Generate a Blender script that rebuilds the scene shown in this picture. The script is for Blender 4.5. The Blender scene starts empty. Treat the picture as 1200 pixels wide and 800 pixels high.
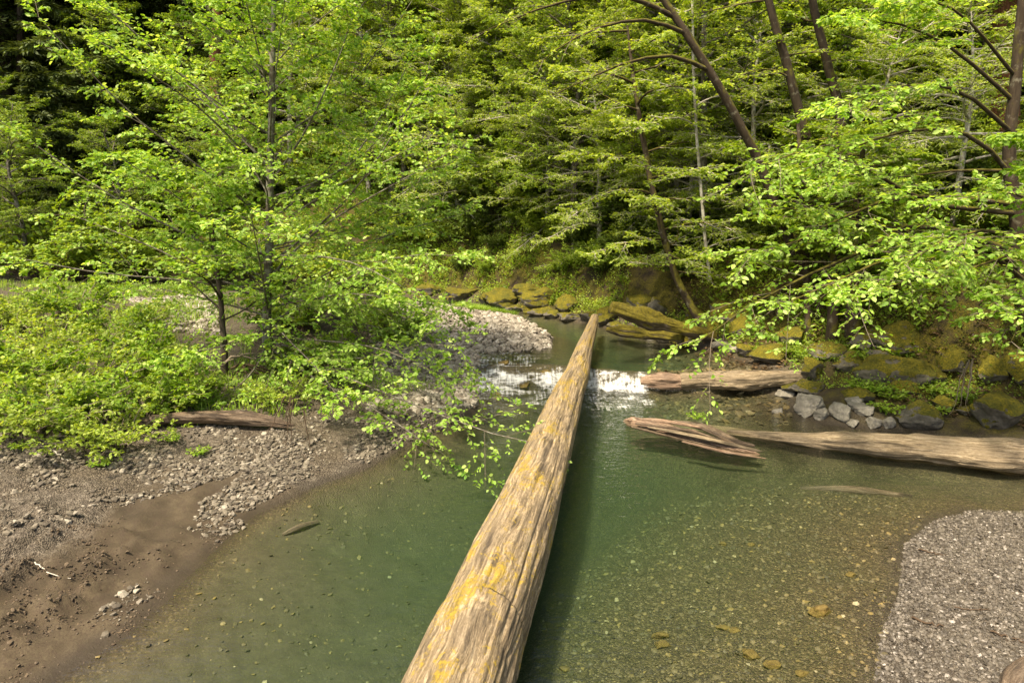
import bpy, math, random
import numpy as np
from math import radians, sin, cos, pi
from mathutils import Vector

# ------------------------------------------------------------------ camera, world, sun, exposure
S = bpy.context.scene
COL = S.collection
PITCH = radians(12); CH = 4.5; FPX = 800.0
cd = bpy.data.cameras.new('camera'); cam = bpy.data.objects.new('camera', cd); COL.objects.link(cam)
cd.sensor_width = 36; cd.lens = 24; cd.clip_end = 1000; cd.clip_start = 0.05
cam.location = (0, 0, CH); cam.rotation_euler = (pi/2 - PITCH, 0, 0)
S.camera = cam
SUN_EL, SUN_AZ = radians(60), radians(218)      # azimuth measured from +Y clockwise (sun stands behind the camera's left shoulder)
W = bpy.data.worlds.new('World'); S.world = W; W.use_nodes = True
nt = W.node_tree; nt.nodes.clear()
sky = nt.nodes.new('ShaderNodeTexSky'); sky.sky_type = 'NISHITA'; sky.sun_disc = False
sky.sun_elevation = SUN_EL; sky.sun_rotation = SUN_AZ; sky.air_density = 1.0; sky.dust_density = 3.0
bg = nt.nodes.new('ShaderNodeBackground'); bg.inputs[1].default_value = 0.15
wo = nt.nodes.new('ShaderNodeOutputWorld')
nt.links.new(sky.outputs[0], bg.inputs[0]); nt.links.new(bg.outputs[0], wo.inputs[0])
sl = bpy.data.lights.new('sun', 'SUN'); sun = bpy.data.objects.new('sun', sl); COL.objects.link(sun)
sl.energy = 4.6; sl.angle = radians(6); sl.color = (1, .94, .82)
sdir = Vector((sin(SUN_AZ)*cos(SUN_EL), cos(SUN_AZ)*cos(SUN_EL), sin(SUN_EL)))
sun.rotation_euler = sdir.to_track_quat('Z', 'Y').to_euler(); sun.location = sdir*60
S.view_settings.view_transform = 'Standard'; S.view_settings.look = 'None'
S.view_settings.exposure = 0.95; S.view_settings.gamma = 1; S.view_settings.use_white_balance = True; S.view_settings.white_balance_temperature = 7800; S.view_settings.white_balance_tint = 12; S.view_settings.use_curve_mapping = False
S.render.engine = 'CYCLES'
cy = S.cycles
cy.max_bounces = 8; cy.diffuse_bounces = 4; cy.glossy_bounces = 3; cy.transmission_bounces = 5
cy.transparent_max_bounces = 8; cy.volume_bounces = 1; cy.caustics_reflective = False; cy.caustics_refractive = False
cy.use_denoising = True; cy.sample_clamp_indirect = 6

# ------------------------------------------------------------------ helpers
RNG = np.random.default_rng(7)
def at(px, py, z=0.0):
    u = (px-600)/FPX; v = (400-py)/FPX
    dz = -sin(PITCH)+v*cos(PITCH); t = (z-CH)/dz
    return np.array((t*u, t*(cos(PITCH)+v*sin(PITCH)), z))
def atd(px, py, t):
    u = (px-600)/FPX; v = (400-py)/FPX
    return np.array((t*u, t*(cos(PITCH)+v*sin(PITCH)), CH+t*(-sin(PITCH)+v*cos(PITCH))))
def aty(px, py, Y):
    v = (400-py)/FPX
    return atd(px, py, Y/(cos(PITCH)+v*sin(PITCH)))

def hsh(ix, iy, iz, seed):
    n = (ix.astype(np.int64)*374761393 + iy.astype(np.int64)*668265263 + iz.astype(np.int64)*2147483647 + seed*974634777) & 0xffffffff
    n = ((n ^ (n >> 13))*1274126177) & 0xffffffff
    n = ((n ^ (n >> 16))*2246822519) & 0xffffffff
    return ((n ^ (n >> 15)) & 0xffffff)/float(0xffffff)
def noise(x, y, z=None, seed=0):
    x = np.asarray(x, float); y = np.asarray(y, float); z = np.zeros_like(x) if z is None else np.asarray(z, float)
    x, y, z = np.broadcast_arrays(x, y, z)
    fx, fy, fz = np.floor(x), np.floor(y), np.floor(z)
    dx, dy, dz = x-fx, y-fy, z-fz
    sx, sy, sz = (d*d*d*(d*(d*6-15)+10) for d in (dx, dy, dz))
    ix, iy, iz = fx.astype(np.int64), fy.astype(np.int64), fz.astype(np.int64)
    def g(a, b, c): return hsh(ix+a, iy+b, iz+c, seed)
    def l(a, b, t): return a+(b-a)*t
    v = l(l(l(g(0,0,0), g(1,0,0), sx), l(g(0,1,0), g(1,1,0), sx), sy), l(l(g(0,0,1), g(1,0,1), sx), l(g(0,1,1), g(1,1,1), sx), sy), sz)
    return v*2-1
def fbm(x, y, z=None, octv=4, seed=0, gain=.5):
    a, s, f = 1.0, 0.0, 1.0
    for k in range(octv):
        s = s+a*noise(np.asarray(x)*f, np.asarray(y)*f, None if z is None else np.asarray(z)*f, seed+k*17)
        a *= gain; f *= 2.03
    return s
def sstep(a, b, x):
    t = np.clip((np.asarray(x)-a)/(b-a), 0, 1); return t*t*(3-2*t)
def nrm(v): return v/np.maximum(np.linalg.norm(v, axis=-1, keepdims=True), 1e-9)

def mesh(name, V, F, mats, smooth=False, midx=None, attrs=None):
    """V (n,3), F list of int arrays (m,k)."""
    me = bpy.data.meshes.new(name)
    F = [np.asarray(f, np.int32) for f in (F if isinstance(F, list) else [F]) if len(f)]
    V = np.asarray(V, np.float32)
    me.vertices.add(len(V)); me.vertices.foreach_set('co', V.ravel())
    tot = np.concatenate([np.full(len(f), f.shape[1], np.int32) for f in F])
    loops = np.concatenate([f.ravel() for f in F])
    me.loops.add(len(loops)); me.loops.foreach_set('vertex_index', loops)
    me.polygons.add(len(tot))
    me.polygons.foreach_set('loop_start', np.concatenate([[0], np.cumsum(tot)[:-1]]).astype(np.int32))
    me.polygons.foreach_set('loop_total', tot)
    if midx is not None: me.polygons.foreach_set('material_index', np.asarray(midx, np.int32))
    me.polygons.foreach_set('use_smooth', np.full(len(tot), bool(smooth)))
    for k, (kind, arr) in (attrs or {}).items():
        a = me.attributes.new(k, kind, 'POINT')
        a.data.foreach_set('vector' if kind == 'FLOAT_VECTOR' else ('color' if kind == 'FLOAT_COLOR' else 'value'), np.asarray(arr, np.float32).ravel())
    me.update(calc_edges=True); me.validate()
    for m in (mats if isinstance(mats, list) else [mats]): me.materials.append(m)
    return me
def link(name, me, parent=None, loc=None):
    o = bpy.data.objects.new(name, me); COL.objects.link(o)
    if parent is not None: o.parent = parent
    if loc is not None: o.location = [float(q) for q in loc]
    return o
def tag(o, label=None, cat=None, group=None, kind=None):
    for k, v in (('label', label), ('category', cat), ('group', group), ('kind', kind)):
        if v: o[k] = v
    return o
def empty(name, loc, label, cat, group=None):
    o = bpy.data.objects.new(name, None); COL.objects.link(o); o.location = [float(q) for q in loc]; o.empty_display_size = .2
    return tag(o, label, cat, group)
def copy_tree(o, parent=None):
    c = o.copy(); COL.objects.link(c); c.parent = parent
    for ch in list(o.children): copy_tree(ch, c)
    return c

# ------------------------------------------------------------------ materials
class N:
    def __init__(s, name):
        s.m = bpy.data.materials.new(name); s.m.use_nodes = True; s.t = s.m.node_tree; s.t.nodes.clear()
        s.out = s.t.nodes.new('ShaderNodeOutputMaterial')
    def n(s, typ, **kw):
        nd = s.t.nodes.new('ShaderNode'+typ)
        ins = kw.pop('ins', {})
        for k, v in kw.items(): setattr(nd, k, v)
        for k, v in ins.items():
            if hasattr(v, 'outputs'): v = v.outputs[0]
            if isinstance(v, bpy.types.NodeSocket): s.t.links.new(v, nd.inputs[k])
            else:
                nd.inputs[k].default_value = v
        return nd
    def ramp(s, fac, stops, interp='LINEAR'):
        nd = s.t.nodes.new('ShaderNodeValToRGB'); cr = nd.color_ramp; cr.interpolation = interp
        while len(cr.elements) < len(stops): cr.elements.new(.5)
        for e, (p, c) in zip(cr.elements, stops):
            e.position = p; e.color = (c, c, c, 1) if isinstance(c, (int, float)) else (*c, 1)
        s.t.links.new(fac if isinstance(fac, bpy.types.NodeSocket) else fac.outputs[0], nd.inputs[0]); return nd.outputs[0]
    def mix(s, f, a, b, mode='MIX'):
        nd = s.t.nodes.new('ShaderNodeMix'); nd.data_type = 'RGBA'; nd.blend_type = mode
        for i, v in ((0, f), (6, a), (7, b)):
            if hasattr(v, 'outputs'): v = v.outputs[0]
            if isinstance(v, bpy.types.NodeSocket): s.t.links.new(v, nd.inputs[i])
            else: nd.inputs[i].default_value = v if i == 0 else ((*v, 1) if len(v) == 3 else v)
        return nd.outputs[2]
    def math(s, op, a, b=0.0, c=None):
        nd = s.t.nodes.new('ShaderNodeMath'); nd.operation = op
        for i, v in enumerate((a, b) if c is None else (a, b, c)):
            if hasattr(v, 'outputs'): v = v.outputs[0]
            if isinstance(v, bpy.types.NodeSocket): s.t.links.new(v, nd.inputs[i])
            else: nd.inputs[i].default_value = v
        return nd.outputs[0]
    def noise(s, vec, scale, detail=3, rough=.6, dist=0):
        return s.n('TexNoise', ins={'Vector': vec, 'Scale': scale, 'Detail': detail, 'Roughness': rough, 'Distortion': dist}).outputs[0]
    def vmul(s, v, xyz):
        return s.n('VectorMath', operation='MULTIPLY', ins={0: v, 1: xyz}).outputs[0]
    def pos(s): return s.n('TexCoord').outputs['Object']
    def attr(s, nm, out='Vector'): return s.n('Attribute', attribute_name=nm).outputs[out]
    def bump(s, h, strength=.5, dist=.02, normal=None):
        ins = {'Height': h, 'Strength': strength, 'Distance': dist}
        if normal is not None: ins['Normal'] = normal
        return s.n('Bump', ins=ins).outputs[0]
    def bsdf(s, col, rough=.8, normal=None, spec=.3):
        ins = {'Base Color': col if not isinstance(col, tuple) else (*col, 1), 'Roughness': rough, 'Specular IOR Level': spec}
        if normal is not None: ins['Normal'] = normal
        return s.n('BsdfPrincipled', ins=ins)
    def done(s, sh):
        s.t.links.new(sh.outputs[0] if hasattr(sh, 'outputs') else sh, s.out.inputs[0]); return s.m

def leaf_mat(name, c1, c2, c3, trans=.45, rough=.5, spec=.35):
    """c1..c3: dark, mean and light leaf colour; each leaf takes one of them at random, and whole sprays drift a little."""
    m = N(name)
    r = m.n('NewGeometry').outputs['Random Per Island']
    col = m.ramp(r, [(0, c1), (.5, c2), (1, c3)])
    g = m.noise(m.n('TexCoord').outputs['Object'], 1.3, 2)
    col = m.mix(m.ramp(g, [(.35, 0.0), (.65, .55)]), col, tuple(.72*a for a in c1))
    b = m.bsdf(col, rough, spec=spec)
    tcol = m.mix(1.0, col, (1.5, 1.35, .55), 'MULTIPLY')
    t = m.n('BsdfTranslucent', ins={'Color': tcol})
    return m.done(m.n('MixShader', ins={0: trans, 1: b, 2: t}))
M = {}
M['leaf_bright'] = leaf_mat('leaf_bright', (.15, .31, .03), (.31, .52, .08), (.60, .77, .25), .46)
M['leaf_mid'] = leaf_mat('leaf_mid', (.17, .27, .035), (.31, .44, .06), (.52, .64, .14), .48)
M['leaf_shrub'] = leaf_mat('leaf_shrub', (.12, .24, .02), (.23, .39, .04), (.44, .58, .11), .45)
M['leaf_green'] = leaf_mat('leaf_green', (.12, .21, .025), (.22, .35, .04), (.36, .50, .08), .45)
M['leaf_dark'] = leaf_mat('leaf_dark', (.05, .09, .014), (.09, .15, .022), (.15, .23, .035), .38)
M['litter'] = leaf_mat('litter', (.05, .03, .015), (.12, .075, .035), (.25, .17, .09), .15)
M['needle'] = leaf_mat('needle', (.06, .095, .028), (.095, .14, .038), (.14, .20, .055), .2, .6)
M['needle_soft'] = leaf_mat('needle_soft', (.06, .09, .025), (.09, .13, .038), (.13, .18, .05), .2, .6)

def bark_mat(name, c1, c2, lichen=None, lam=.0, moss=0.0, sc=(3, 14, 14), depth=.02):
    m = N(name)
    g = m.attr('grain')
    n1 = m.noise(m.vmul(g, sc), 1.0, 5, .65)
    n2 = m.noise(m.vmul(g, (8, 8, 8)), 1.0, 4, .6)
    col = m.ramp(n1, [(.3, c1), (.7, c2)])
    if lichen is not None:
        f = m.ramp(n2, [(.5-lam, 0.0), (.62-lam, .85)])
        col = m.mix(f, col, lichen)
    if moss > 0:
        nz = m.n('SeparateXYZ', ins={0: m.n('NewGeometry').outputs['Normal']}).outputs[2]
        k = m.math('ADD', nz, m.math('MULTIPLY', m.math('SUBTRACT', m.noise(m.vmul(g, (2.2, 3, 3)), 1.0, 4), .5), 3.0))
        f = m.ramp(m.math('ADD', k, moss-.5), [(.3, 0.0), (.6, 1.0)])
        mc = m.ramp(m.noise(m.pos(), 14, 3), [(.3, (.05, .045, .008)), (.7, (.13, .12, .015))])
        col = m.mix(f, col, mc)
    return m.done(m.bsdf(col, .9, m.bump(m.math('ADD', n1, m.math('MULTIPLY', n2, .4)), .8, depth)))
M['bark_gray'] = bark_mat('bark_gray', (.05, .04, .03), (.15, .13, .1), (.22, .22, .18), .02)
M['bark_brown'] = bark_mat('bark_brown', (.022, .017, .011), (.075, .06, .042))
M['bark_pale'] = bark_mat('bark_pale', (.16, .14, .11), (.34, .32, .27), (.42, .42, .37), .02)
M['bark_moss'] = bark_mat('bark_moss', (.02, .013, .007), (.06, .044, .026), (.15, .14, .10), -.08, .6)
M['bark_red'] = bark_mat('bark_red', (.09, .035, .018), (.25, .11, .06), sc=(1.2, 20, 20), depth=.05)
M['twig_gray'] = N('twig_gray'); M['twig_gray'] = M['twig_gray'].done(M['twig_gray'].bsdf((.17, .14, .105), .85))
M['twig_brown'] = N('twig_brown'); M['twig_brown'] = M['twig_brown'].done(M['twig_brown'].bsdf((.075, .05, .03), .85))
M['twig_pale'] = N('twig_pale'); M['twig_pale'] = M['twig_pale'].done(M['twig_pale'].bsdf((.46, .43, .36), .8))

def wood_mat(name, c1, c2, c3, lichen=0.0, moss=0.0, wet=False, mossy_line=False):
    """weathered, barkless wood: long grain along the attribute's first axis"""
    m = N(name)
    g = m.attr('grain')
    warp = m.noise(m.vmul(g, (.8, 1.5, 1.5)), 1.0, 2)
    gw = m.n('VectorMath', operation='ADD', ins={0: g, 1: m.vmul(m.n('CombineXYZ', ins={1: warp, 2: warp}).outputs[0], (0, .25, .25))}).outputs[0]
    fib = m.noise(m.vmul(gw, (1.3, 42, 42)), 1.0, 6, .7)
    coarse = m.noise(m.vmul(gw, (.9, 9, 9)), 1.0, 5, .65)
    patch = m.noise(m.vmul(g, (1.1, 3, 3)), 1.0, 4, .6)
    speck = m.noise(m.vmul(g, (22, 60, 60)), 1.0, 4, .75)
    col = m.ramp(m.math('ADD', m.math('MULTIPLY', fib, .7), m.math('MULTIPLY', speck, .3)), [(.36, c1), (.5, c2), (.62, c3)])
    col = m.mix(m.ramp(coarse, [(.34, .9), (.47, .0)]), col, tuple(q*.42 for q in c1))
    col = m.mix(m.ramp(patch, [(.35, .45), (.6, 0.0)]), col, tuple(.5*(a+b)*.75 for a, b in zip(c1, (.2, .17, .14))), 'MIX')
    gn = m.n('NewGeometry'); nz = m.n('SeparateXYZ', ins={0: gn.outputs['Normal']}).outputs[2]
    if lichen > 0:
        ln = m.noise(m.vmul(g, (1.1, 3.2, 3.2)), 1.0, 5, .7)
        lf = m.noise(m.vmul(g, (16, 22, 22)), 1.0, 4, .75)
        k = m.math('ADD', m.math('MULTIPLY', ln, 1.6), m.math('MULTIPLY', lf, 1.1))
        k = m.math('ADD', k, m.math('MULTIPLY', nz, .12))
        f = m.ramp(m.math('SUBTRACT', k, 1.80-lichen*.3), [(.0, 0.0), (.16, .85)])
        lc = m.ramp(lf, [(.4, (.2, .14, .02)), (.65, (.42, .29, .03))])
        col = m.mix(f, col, lc)
    if moss > 0:
        k = m.math('ADD', nz, m.math('MULTIPLY', m.math('SUBTRACT', patch, .5), 3.0))
        f = m.ramp(m.math('ADD', k, moss-1.0), [(.3, 0.0), (.5, 1.0)])
        mc = m.ramp(m.noise(m.pos(), 16, 4), [(.3, (.06, .05, .006)), (.7, (.18, .15, .012))])
        col = m.mix(f, col, mc)
    h = m.math('ADD', m.math('MULTIPLY', coarse, 1.4), m.math('ADD', m.math('MULTIPLY', fib, .9), m.math('MULTIPLY', speck, .35)))
    return m.done(m.bsdf(col, .35 if wet else .85, m.bump(h, 1.0, .03), .4))
M['wood_main'] = wood_mat('wood_main', (.085, .06, .032), (.29, .215, .12), (.55, .44, .28), lichen=1.0)
M['wood_drift'] = wood_mat('wood_drift', (.09, .065, .036), (.235, .18, .11), (.38, .31, .21))
M['wood_dark'] = wood_mat('wood_dark', (.05, .033, .02), (.13, .09, .055), (.26, .2, .14))
M['wood_red'] = wood_mat('wood_red', (.09, .05, .03), (.22, .14, .09), (.46, .35, .25))
M['wood_under'] = wood_mat('wood_under', (.12, .10, .05), (.2, .17, .09), (.3, .26, .15))
M['wood_moss'] = wood_mat('wood_moss', (.06, .045, .028), (.13, .1, .06), (.22, .18, .12), moss=1.7)

def rock_mat(name, moss, base=(.16, .145, .115)):
    m = N(name)
    p = m.pos()
    rnd = m.n('ObjectInfo').outputs['Random']
    n1 = m.noise(p, 3.0, 6, .65); n2 = m.noise(p, 22, 4, .7)
    col = m.ramp(n1, [(.3, tuple(.45*b for b in base)), (.55, base), (.75, tuple(1.5*b for b in base))])
    col = m.mix(m.ramp(n2, [(.35, .5), (.6, 0.0)]), col, tuple(.4*b for b in base))
    h = m.math('ADD', n1, m.math('MULTIPLY', n2, .3))
    if moss > 0:
        nz = m.n('SeparateXYZ', ins={0: m.n('NewGeometry').outputs['Normal']}).outputs[2]
        k = m.math('ADD', nz, m.math('MULTIPLY', m.math('SUBTRACT', m.noise(p, 2.6, 5, .65), .5), 3.2))
        f = m.ramp(m.math('ADD', k, moss-.9), [(.35, 0.0), (.55, 1.0)])
        mn = m.noise(p, 30, 4, .7)
        mc = m.ramp(mn, [(.3, (.035, .038, .005)), (.5, (.13, .115, .009)), (.72, (.27, .21, .014))])
        mc = m.mix(m.ramp(m.noise(p, 4, 2), [(.4, 0.0), (.65, .6)]), mc, (.05, .06, .01))
        col = m.mix(f, col, mc)
        h = m.math('ADD', h, m.math('MULTIPLY', f, m.math('MULTIPLY', mn, 1.2)))
    return m.done(m.bsdf(col, .85, m.bump(h, .9, .04)))
M['rock_bare'] = rock_mat('rock_bare', 0, (.27, .25, .205)); M['rock_half'] = rock_mat('rock_half', .75); M['rock_moss'] = rock_mat('rock_moss', 1.4)
M['rock_wet'] = rock_mat('rock_wet', 0, (.17, .12, .035))

def pebble_mat(name, stops, rough=.8):
    m = N(name)
    r = m.n('NewGeometry').outputs['Random Per Island']
    col = m.ramp(r, stops)
    n = m.noise(m.pos(), 40, 3)
    col = m.mix(m.ramp(n, [(.35, .5), (.6, 0.0)]), col, (.1, .09, .075))
    return m.done(m.bsdf(col, rough))
M['pebble'] = pebble_mat('pebble', [(0, (.06, .05, .038)), (.3, (.10, .085, .06)), (.6, (.155, .135, .098)), (.88, (.22, .195, .15)), (1, (.36, .33, .26))])
M['pebble_far'] = pebble_mat('pebble_far', [(0, (.12, .10, .075)), (.4, (.25, .22, .175)), (.8, (.36, .33, .27)), (1, (.52, .48, .41))])
M['pebble_bar'] = pebble_mat('pebble_bar', [(0, (.03, .025, .019)), (.3, (.065, .056, .043)), (.6, (.105, .092, .072)), (.93, (.16, .14, .11)), (1, (.36, .33, .29))], .45)
M['pebble_wet'] = pebble_mat('pebble_wet', [(0, (.04, .034, .014)), (.3, (.085, .07, .03)), (.7, (.13, .10, .045)), (.95, (.22, .16, .05)), (1, (.38, .33, .2))], .6)

# ground: gravel / mud / forest floor / river bed, picked by where the ground is
def ground_mat():
    m = N('ground_mix'); p = m.pos()
    ms = m.n('SeparateColor', ins={0: m.attr('mask', 'Color')})
    mud, wood, bed = ms.outputs[0], ms.outputs[1], ms.outputs[2]
    def cells(scale):
        v = m.n('TexVoronoi', ins={'Vector': p, 'Scale': scale})
        d = v.outputs['Distance']; sc = m.n('SeparateColor', ins={0: v.outputs['Color']})
        return d, sc.outputs[0], sc.outputs[1]
    d1, c1, c1b = cells(48); d2, c2, _ = cells(20)
    grav = m.ramp(c1, [(0, (.032, .025, .017)), (.5, (.085, .069, .046)), (1, (.21, .178, .13))])
    grav2 = m.ramp(c2, [(0, (.05, .042, .032)), (.6, (.13, .112, .085)), (1, (.24, .21, .165))])
    grav = m.mix(m.ramp(m.noise(p, 1.7, 4), [(.45, 0.0), (.55, .7)]), grav, grav2)
    grav = m.mix(m.ramp(d1, [(.35, 0.0), (.7, .7)]), grav, (.05, .04, .03))
    nm = m.noise(p, 2.2, 6, .65); nf = m.noise(p, 45, 4, .7)
    mudc = m.ramp(nm, [(.3, (.036, .028, .016)), (.5, (.064, .050, .029)), (.7, (.10, .079, .048))])
    mudc = m.mix(m.ramp(nf, [(.4, .6), (.55, 0.0)]), mudc, (.045, .03, .02))
    mudc = m.mix(m.ramp(m.noise(p, 9, 5, .75), [(.36, .65), (.5, 0.0)]), mudc, (.05, .035, .023))
    nfo = m.noise(p, 5, 6, .7)
    wc = m.ramp(nfo, [(.3, (.012, .009, .006)), (.5, (.03, .021, .012)), (.7, (.06, .043, .024))])
    mossf = m.ramp(m.noise(p, 1.6, 6, .75), [(.38, 0.0), (.55, .9)])
    wc = m.mix(mossf, wc, m.ramp(m.noise(p, 25, 3), [(.3, (.02, .022, .004)), (.7, (.13, .11, .01))]))
    bd = m.ramp(c1, [(0, (.03, .024, .011)), (.4, (.07, .054, .024)), (.8, (.125, .096, .042)), (1, (.28, .22, .11))])
    bd = m.mix(m.ramp(c2, [(.7, 0.0), (.75, .35)], 'LINEAR'), bd, m.ramp(c2, [(.5, (.055, .045, .02)), (1, (.15, .11, .042))]))
    silt = m.ramp(m.noise(p, 6, 5, .7), [(.3, (.07, .058, .034)), (.7, (.13, .11, .065))])
    bd = m.mix(m.attr('silt', 'Fac'), bd, silt)
    col = m.mix(mud, grav, mudc); col = m.mix(wood, col, wc); col = m.mix(bed, col, bd)
    # wet band at the water's edge
    wet = m.attr('wet', 'Fac')
    col = m.mix(m.math('MULTIPLY', wet, .75), col, (.03, .023, .015))
    hg = m.math('MULTIPLY', m.math('SUBTRACT', 1.0, d1), m.math('SUBTRACT', 1.0, mud))
    h = m.math('ADD', hg, m.math('MULTIPLY', m.math('ADD', nm, m.math('MULTIPLY', nf, .35)), .8))
    rough = m.math('SUBTRACT', .9, m.math('MULTIPLY', wet, .35))
    return m.done(m.bsdf(col, rough, m.bump(h, .8, .03), .3))
M['ground'] = ground_mat()

def water_mat():
    m = N('water'); p = m.pos()
    flow = m.attr('rip', 'Fac')
    pn = m.n('Mapping', ins={'Vector': p, 'Scale': (1.0, 2.2, 1)})
    a = m.noise(pn.outputs[0], 1.6, 3, .55); b = m.noise(pn.outputs[0], 7, 3, .6, .6)
    h = m.math('ADD', a, m.math('MULTIPLY', b, m.math('ADD', m.math('MULTIPLY', flow, 1.1), .2)))
    nb = m.bump(h, .5, .05)
    fr = m.n('Fresnel', ins={'IOR': 1.33, 'Normal': nb})
    gl = m.n('BsdfGlossy', ins={'Color': (1, 1, 1, 1), 'Roughness': .03, 'Normal': nb})
    tr = m.n('BsdfTransparent', ins={'Color': (1, 1, 1, 1)})
    mx = m.n('MixShader', ins={0: fr, 1: tr, 2: gl})
    fo = m.attr('foam', 'Fac')
    v = m.vmul(m.attr('flowuv'), (20, 1.6, 1)); n1 = m.noise(v, 1.0, 3, .55); n2 = m.noise(m.vmul(p, (.6, 1.6, 1)), 5, 4, .6, 1.0)
    k = m.math('ADD', m.math('MULTIPLY', m.math('SUBTRACT', m.math('ADD', m.math('MULTIPLY', n1, .8), m.math('MULTIPLY', n2, 1.2)), 1.0), 1.6), m.math('SUBTRACT', fo, .36))
    f = m.math('MULTIPLY', m.ramp(k, [(.0, 0.0), (.75, .95)]), m.ramp(fo, [(.08, 0.0), (.3, 1.0)]))
    wh = m.bsdf((.60, .63, .62), .5, m.bump(m.math('ADD', n1, n2), .6, .05), .4)
    mx2 = m.n('MixShader', ins={0: f, 1: mx, 2: wh})
    va = m.n('VolumeAbsorption', ins={'Color': (.03, .55, .33, 1), 'Density': .55}); vs = m.n('VolumeScatter', ins={'Color': (.36, .52, .34, 1), 'Density': .115, 'Anisotropy': .2})
    m.t.links.new(m.n('AddShader', ins={0: va, 1: vs}).outputs[0], m.out.inputs[1])
    return m.done(mx2)
M['water'] = water_mat()

# ------------------------------------------------------------------ terrain
# water edge, walked with the water on one side; each stretch: px points, level, profile key
LV = 0.38
def lip(x): return 16.15-0.17*(x-1)+.12*np.sin(x*1.3)
def wlevel(x, y):
    wd = np.where(x < 1.3, .9, .16)
    wd = .16+(.9-.16)*(1-sstep(.6, 1.6, x))
    return LV*sstep(-1, 1, (y-lip(x)-0.0)/wd)
PROF = {  # land slope, plateau height, under-water slope, max depth, mud, forest
 'mud': (.27, .55, .30, 1.35, 1.0, 0), 'grav': (.42, .70, .45, 1.5, .25, 0), 'riff': (.10, .35, .15, .5, .1, 0), 'bar': (.10, .45, .35, .55, 0, 0),
 'far': (.9, .8, .5, .6, .3, 1), 'rock': (.42, .8, .16, .7, .4, .8), 'rbar': (.10, .5, .15, 1.3, 0, 0), 'off': (.3, .6, .4, 1.5, .5, 0)}
EDGE = []
def edge(pts, key, z=None):
    for q in pts: EDGE.append((at(q[0], q[1], z) if z is not None else np.array((q[0], q[1], 0)), key))
edge([(-5.6, -12), (-5.2, 0), (-4.75, 4.4)], 'mud')
edge([(60, 800), (150, 745), (220, 680), (275, 625), (300, 603)], 'mud', 0)
edge([(370, 570), (430, 548), (470, 524), (520, 503), (556, 482)], 'grav', 0)
edge([(560, 462), (548, 440)], 'riff', .1)
edge([(540, 420), (562, 411)], 'riff', LV)
edge([(600, 410), (642, 408), (646, 396), (622, 380), (600, 371), (560, 363), (515, 357), (440, 352)], 'bar', LV)
edge([(-9, 29.5), (-20, 32)], 'bar')
edge([(-20, 33.4), (-9, 31.4)], 'far')
edge([(500, 347), (560, 355), (605, 363), (645, 371), (700, 381), (745, 392), (800, 403), (835, 411)], 'far', LV)
edge([(868, 422), (905, 440)], 'rock', LV)
edge([(925, 462), (915, 478), (960, 496), (1020, 503), (1080, 510), (1200, 538)], 'rock', 0)
edge([(9.9, 10.9), (10.4, 10.0)], 'rock')
edge([(1200, 603), (1140, 601), (1092, 612), (1062, 640), (1055, 660), (1058, 690), (1043, 715), (1036, 740), (1030, 800)], 'rbar', 0)
edge([(3.3, 4.5), (3.6, 2), (4.5, -12)], 'rbar')
EP = np.array([e[0][:2] for e in EDGE]); EK = [e[1] for e in EDGE]
PA = np.array([PROF[k] for k in EK])
def sd_poly(x, y):
    """signed distance to the water polygon (negative inside the water) and blended bank profile"""
    X = x.ravel(); Y = y.ravel(); n = len(EP)
    best = np.full(X.shape, 1e9); inside = np.zeros(X.shape, bool); acc = np.zeros((len(X), PA.shape[1])); ws = np.zeros(len(X))
    for i in range(n):
        a = EP[i]; b = EP[(i+1) % n]; d = b-a; L = max(d@d, 1e-9)
        t = np.clip(((X-a[0])*d[0]+(Y-a[1])*d[1])/L, 0, 1)
        dd = np.hypot(X-a[0]-t*d[0], Y-a[1]-t*d[1]); best = np.minimum(best, dd)
        cr = ((a[1] > Y) != (b[1] > Y)); xi = a[0]+(Y-a[1])*(d[0])/(d[1] if abs(d[1]) > 1e-9 else 1e-9)
        inside ^= cr & (X < xi)
        w = math.sqrt(L)/(dd+.12)**4
        pp = PA[i][None]*(1-t[:, None])+PA[(i+1) % n][None]*t[:, None]
        acc += w[:, None]*pp; ws += w
    s = np.where(inside, -best, best)
    return s.reshape(x.shape), (acc/ws[:, None]).reshape(x.shape+(PA.shape[1],))
HL = np.array([(16, -14), (15, 6), (11.2, 12.6), (9.2, 14.6), (7.6, 16.4), (6.3, 18.6), (4.4, 21.1), (2.4, 23.9), (.4, 26.2), (-2.4, 28.6), (-9, 32.6), (-22, 37), (-45, 40), (-160, 46)])
def hill_sd(x, y):
    X = x.ravel(); Y = y.ravel(); best = np.full(X.shape, 1e9); sg = np.ones(X.shape)
    for i in range(len(HL)-1):
        a = HL[i]; b = HL[i+1]; d = b-a; L = d@d
        t = np.clip(((X-a[0])*d[0]+(Y-a[1])*d[1])/L, 0, 1)
        dd = np.hypot(X-a[0]-t*d[0], Y-a[1]-t*d[1])
        cr = d[0]*(Y-a[1])-d[1]*(X-a[0])
        up = dd < best-1e-9
        sg = np.where(up, np.sign(-cr), sg); best = np.where(up, dd, best)
    return (sg*best).reshape(x.shape)
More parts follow.
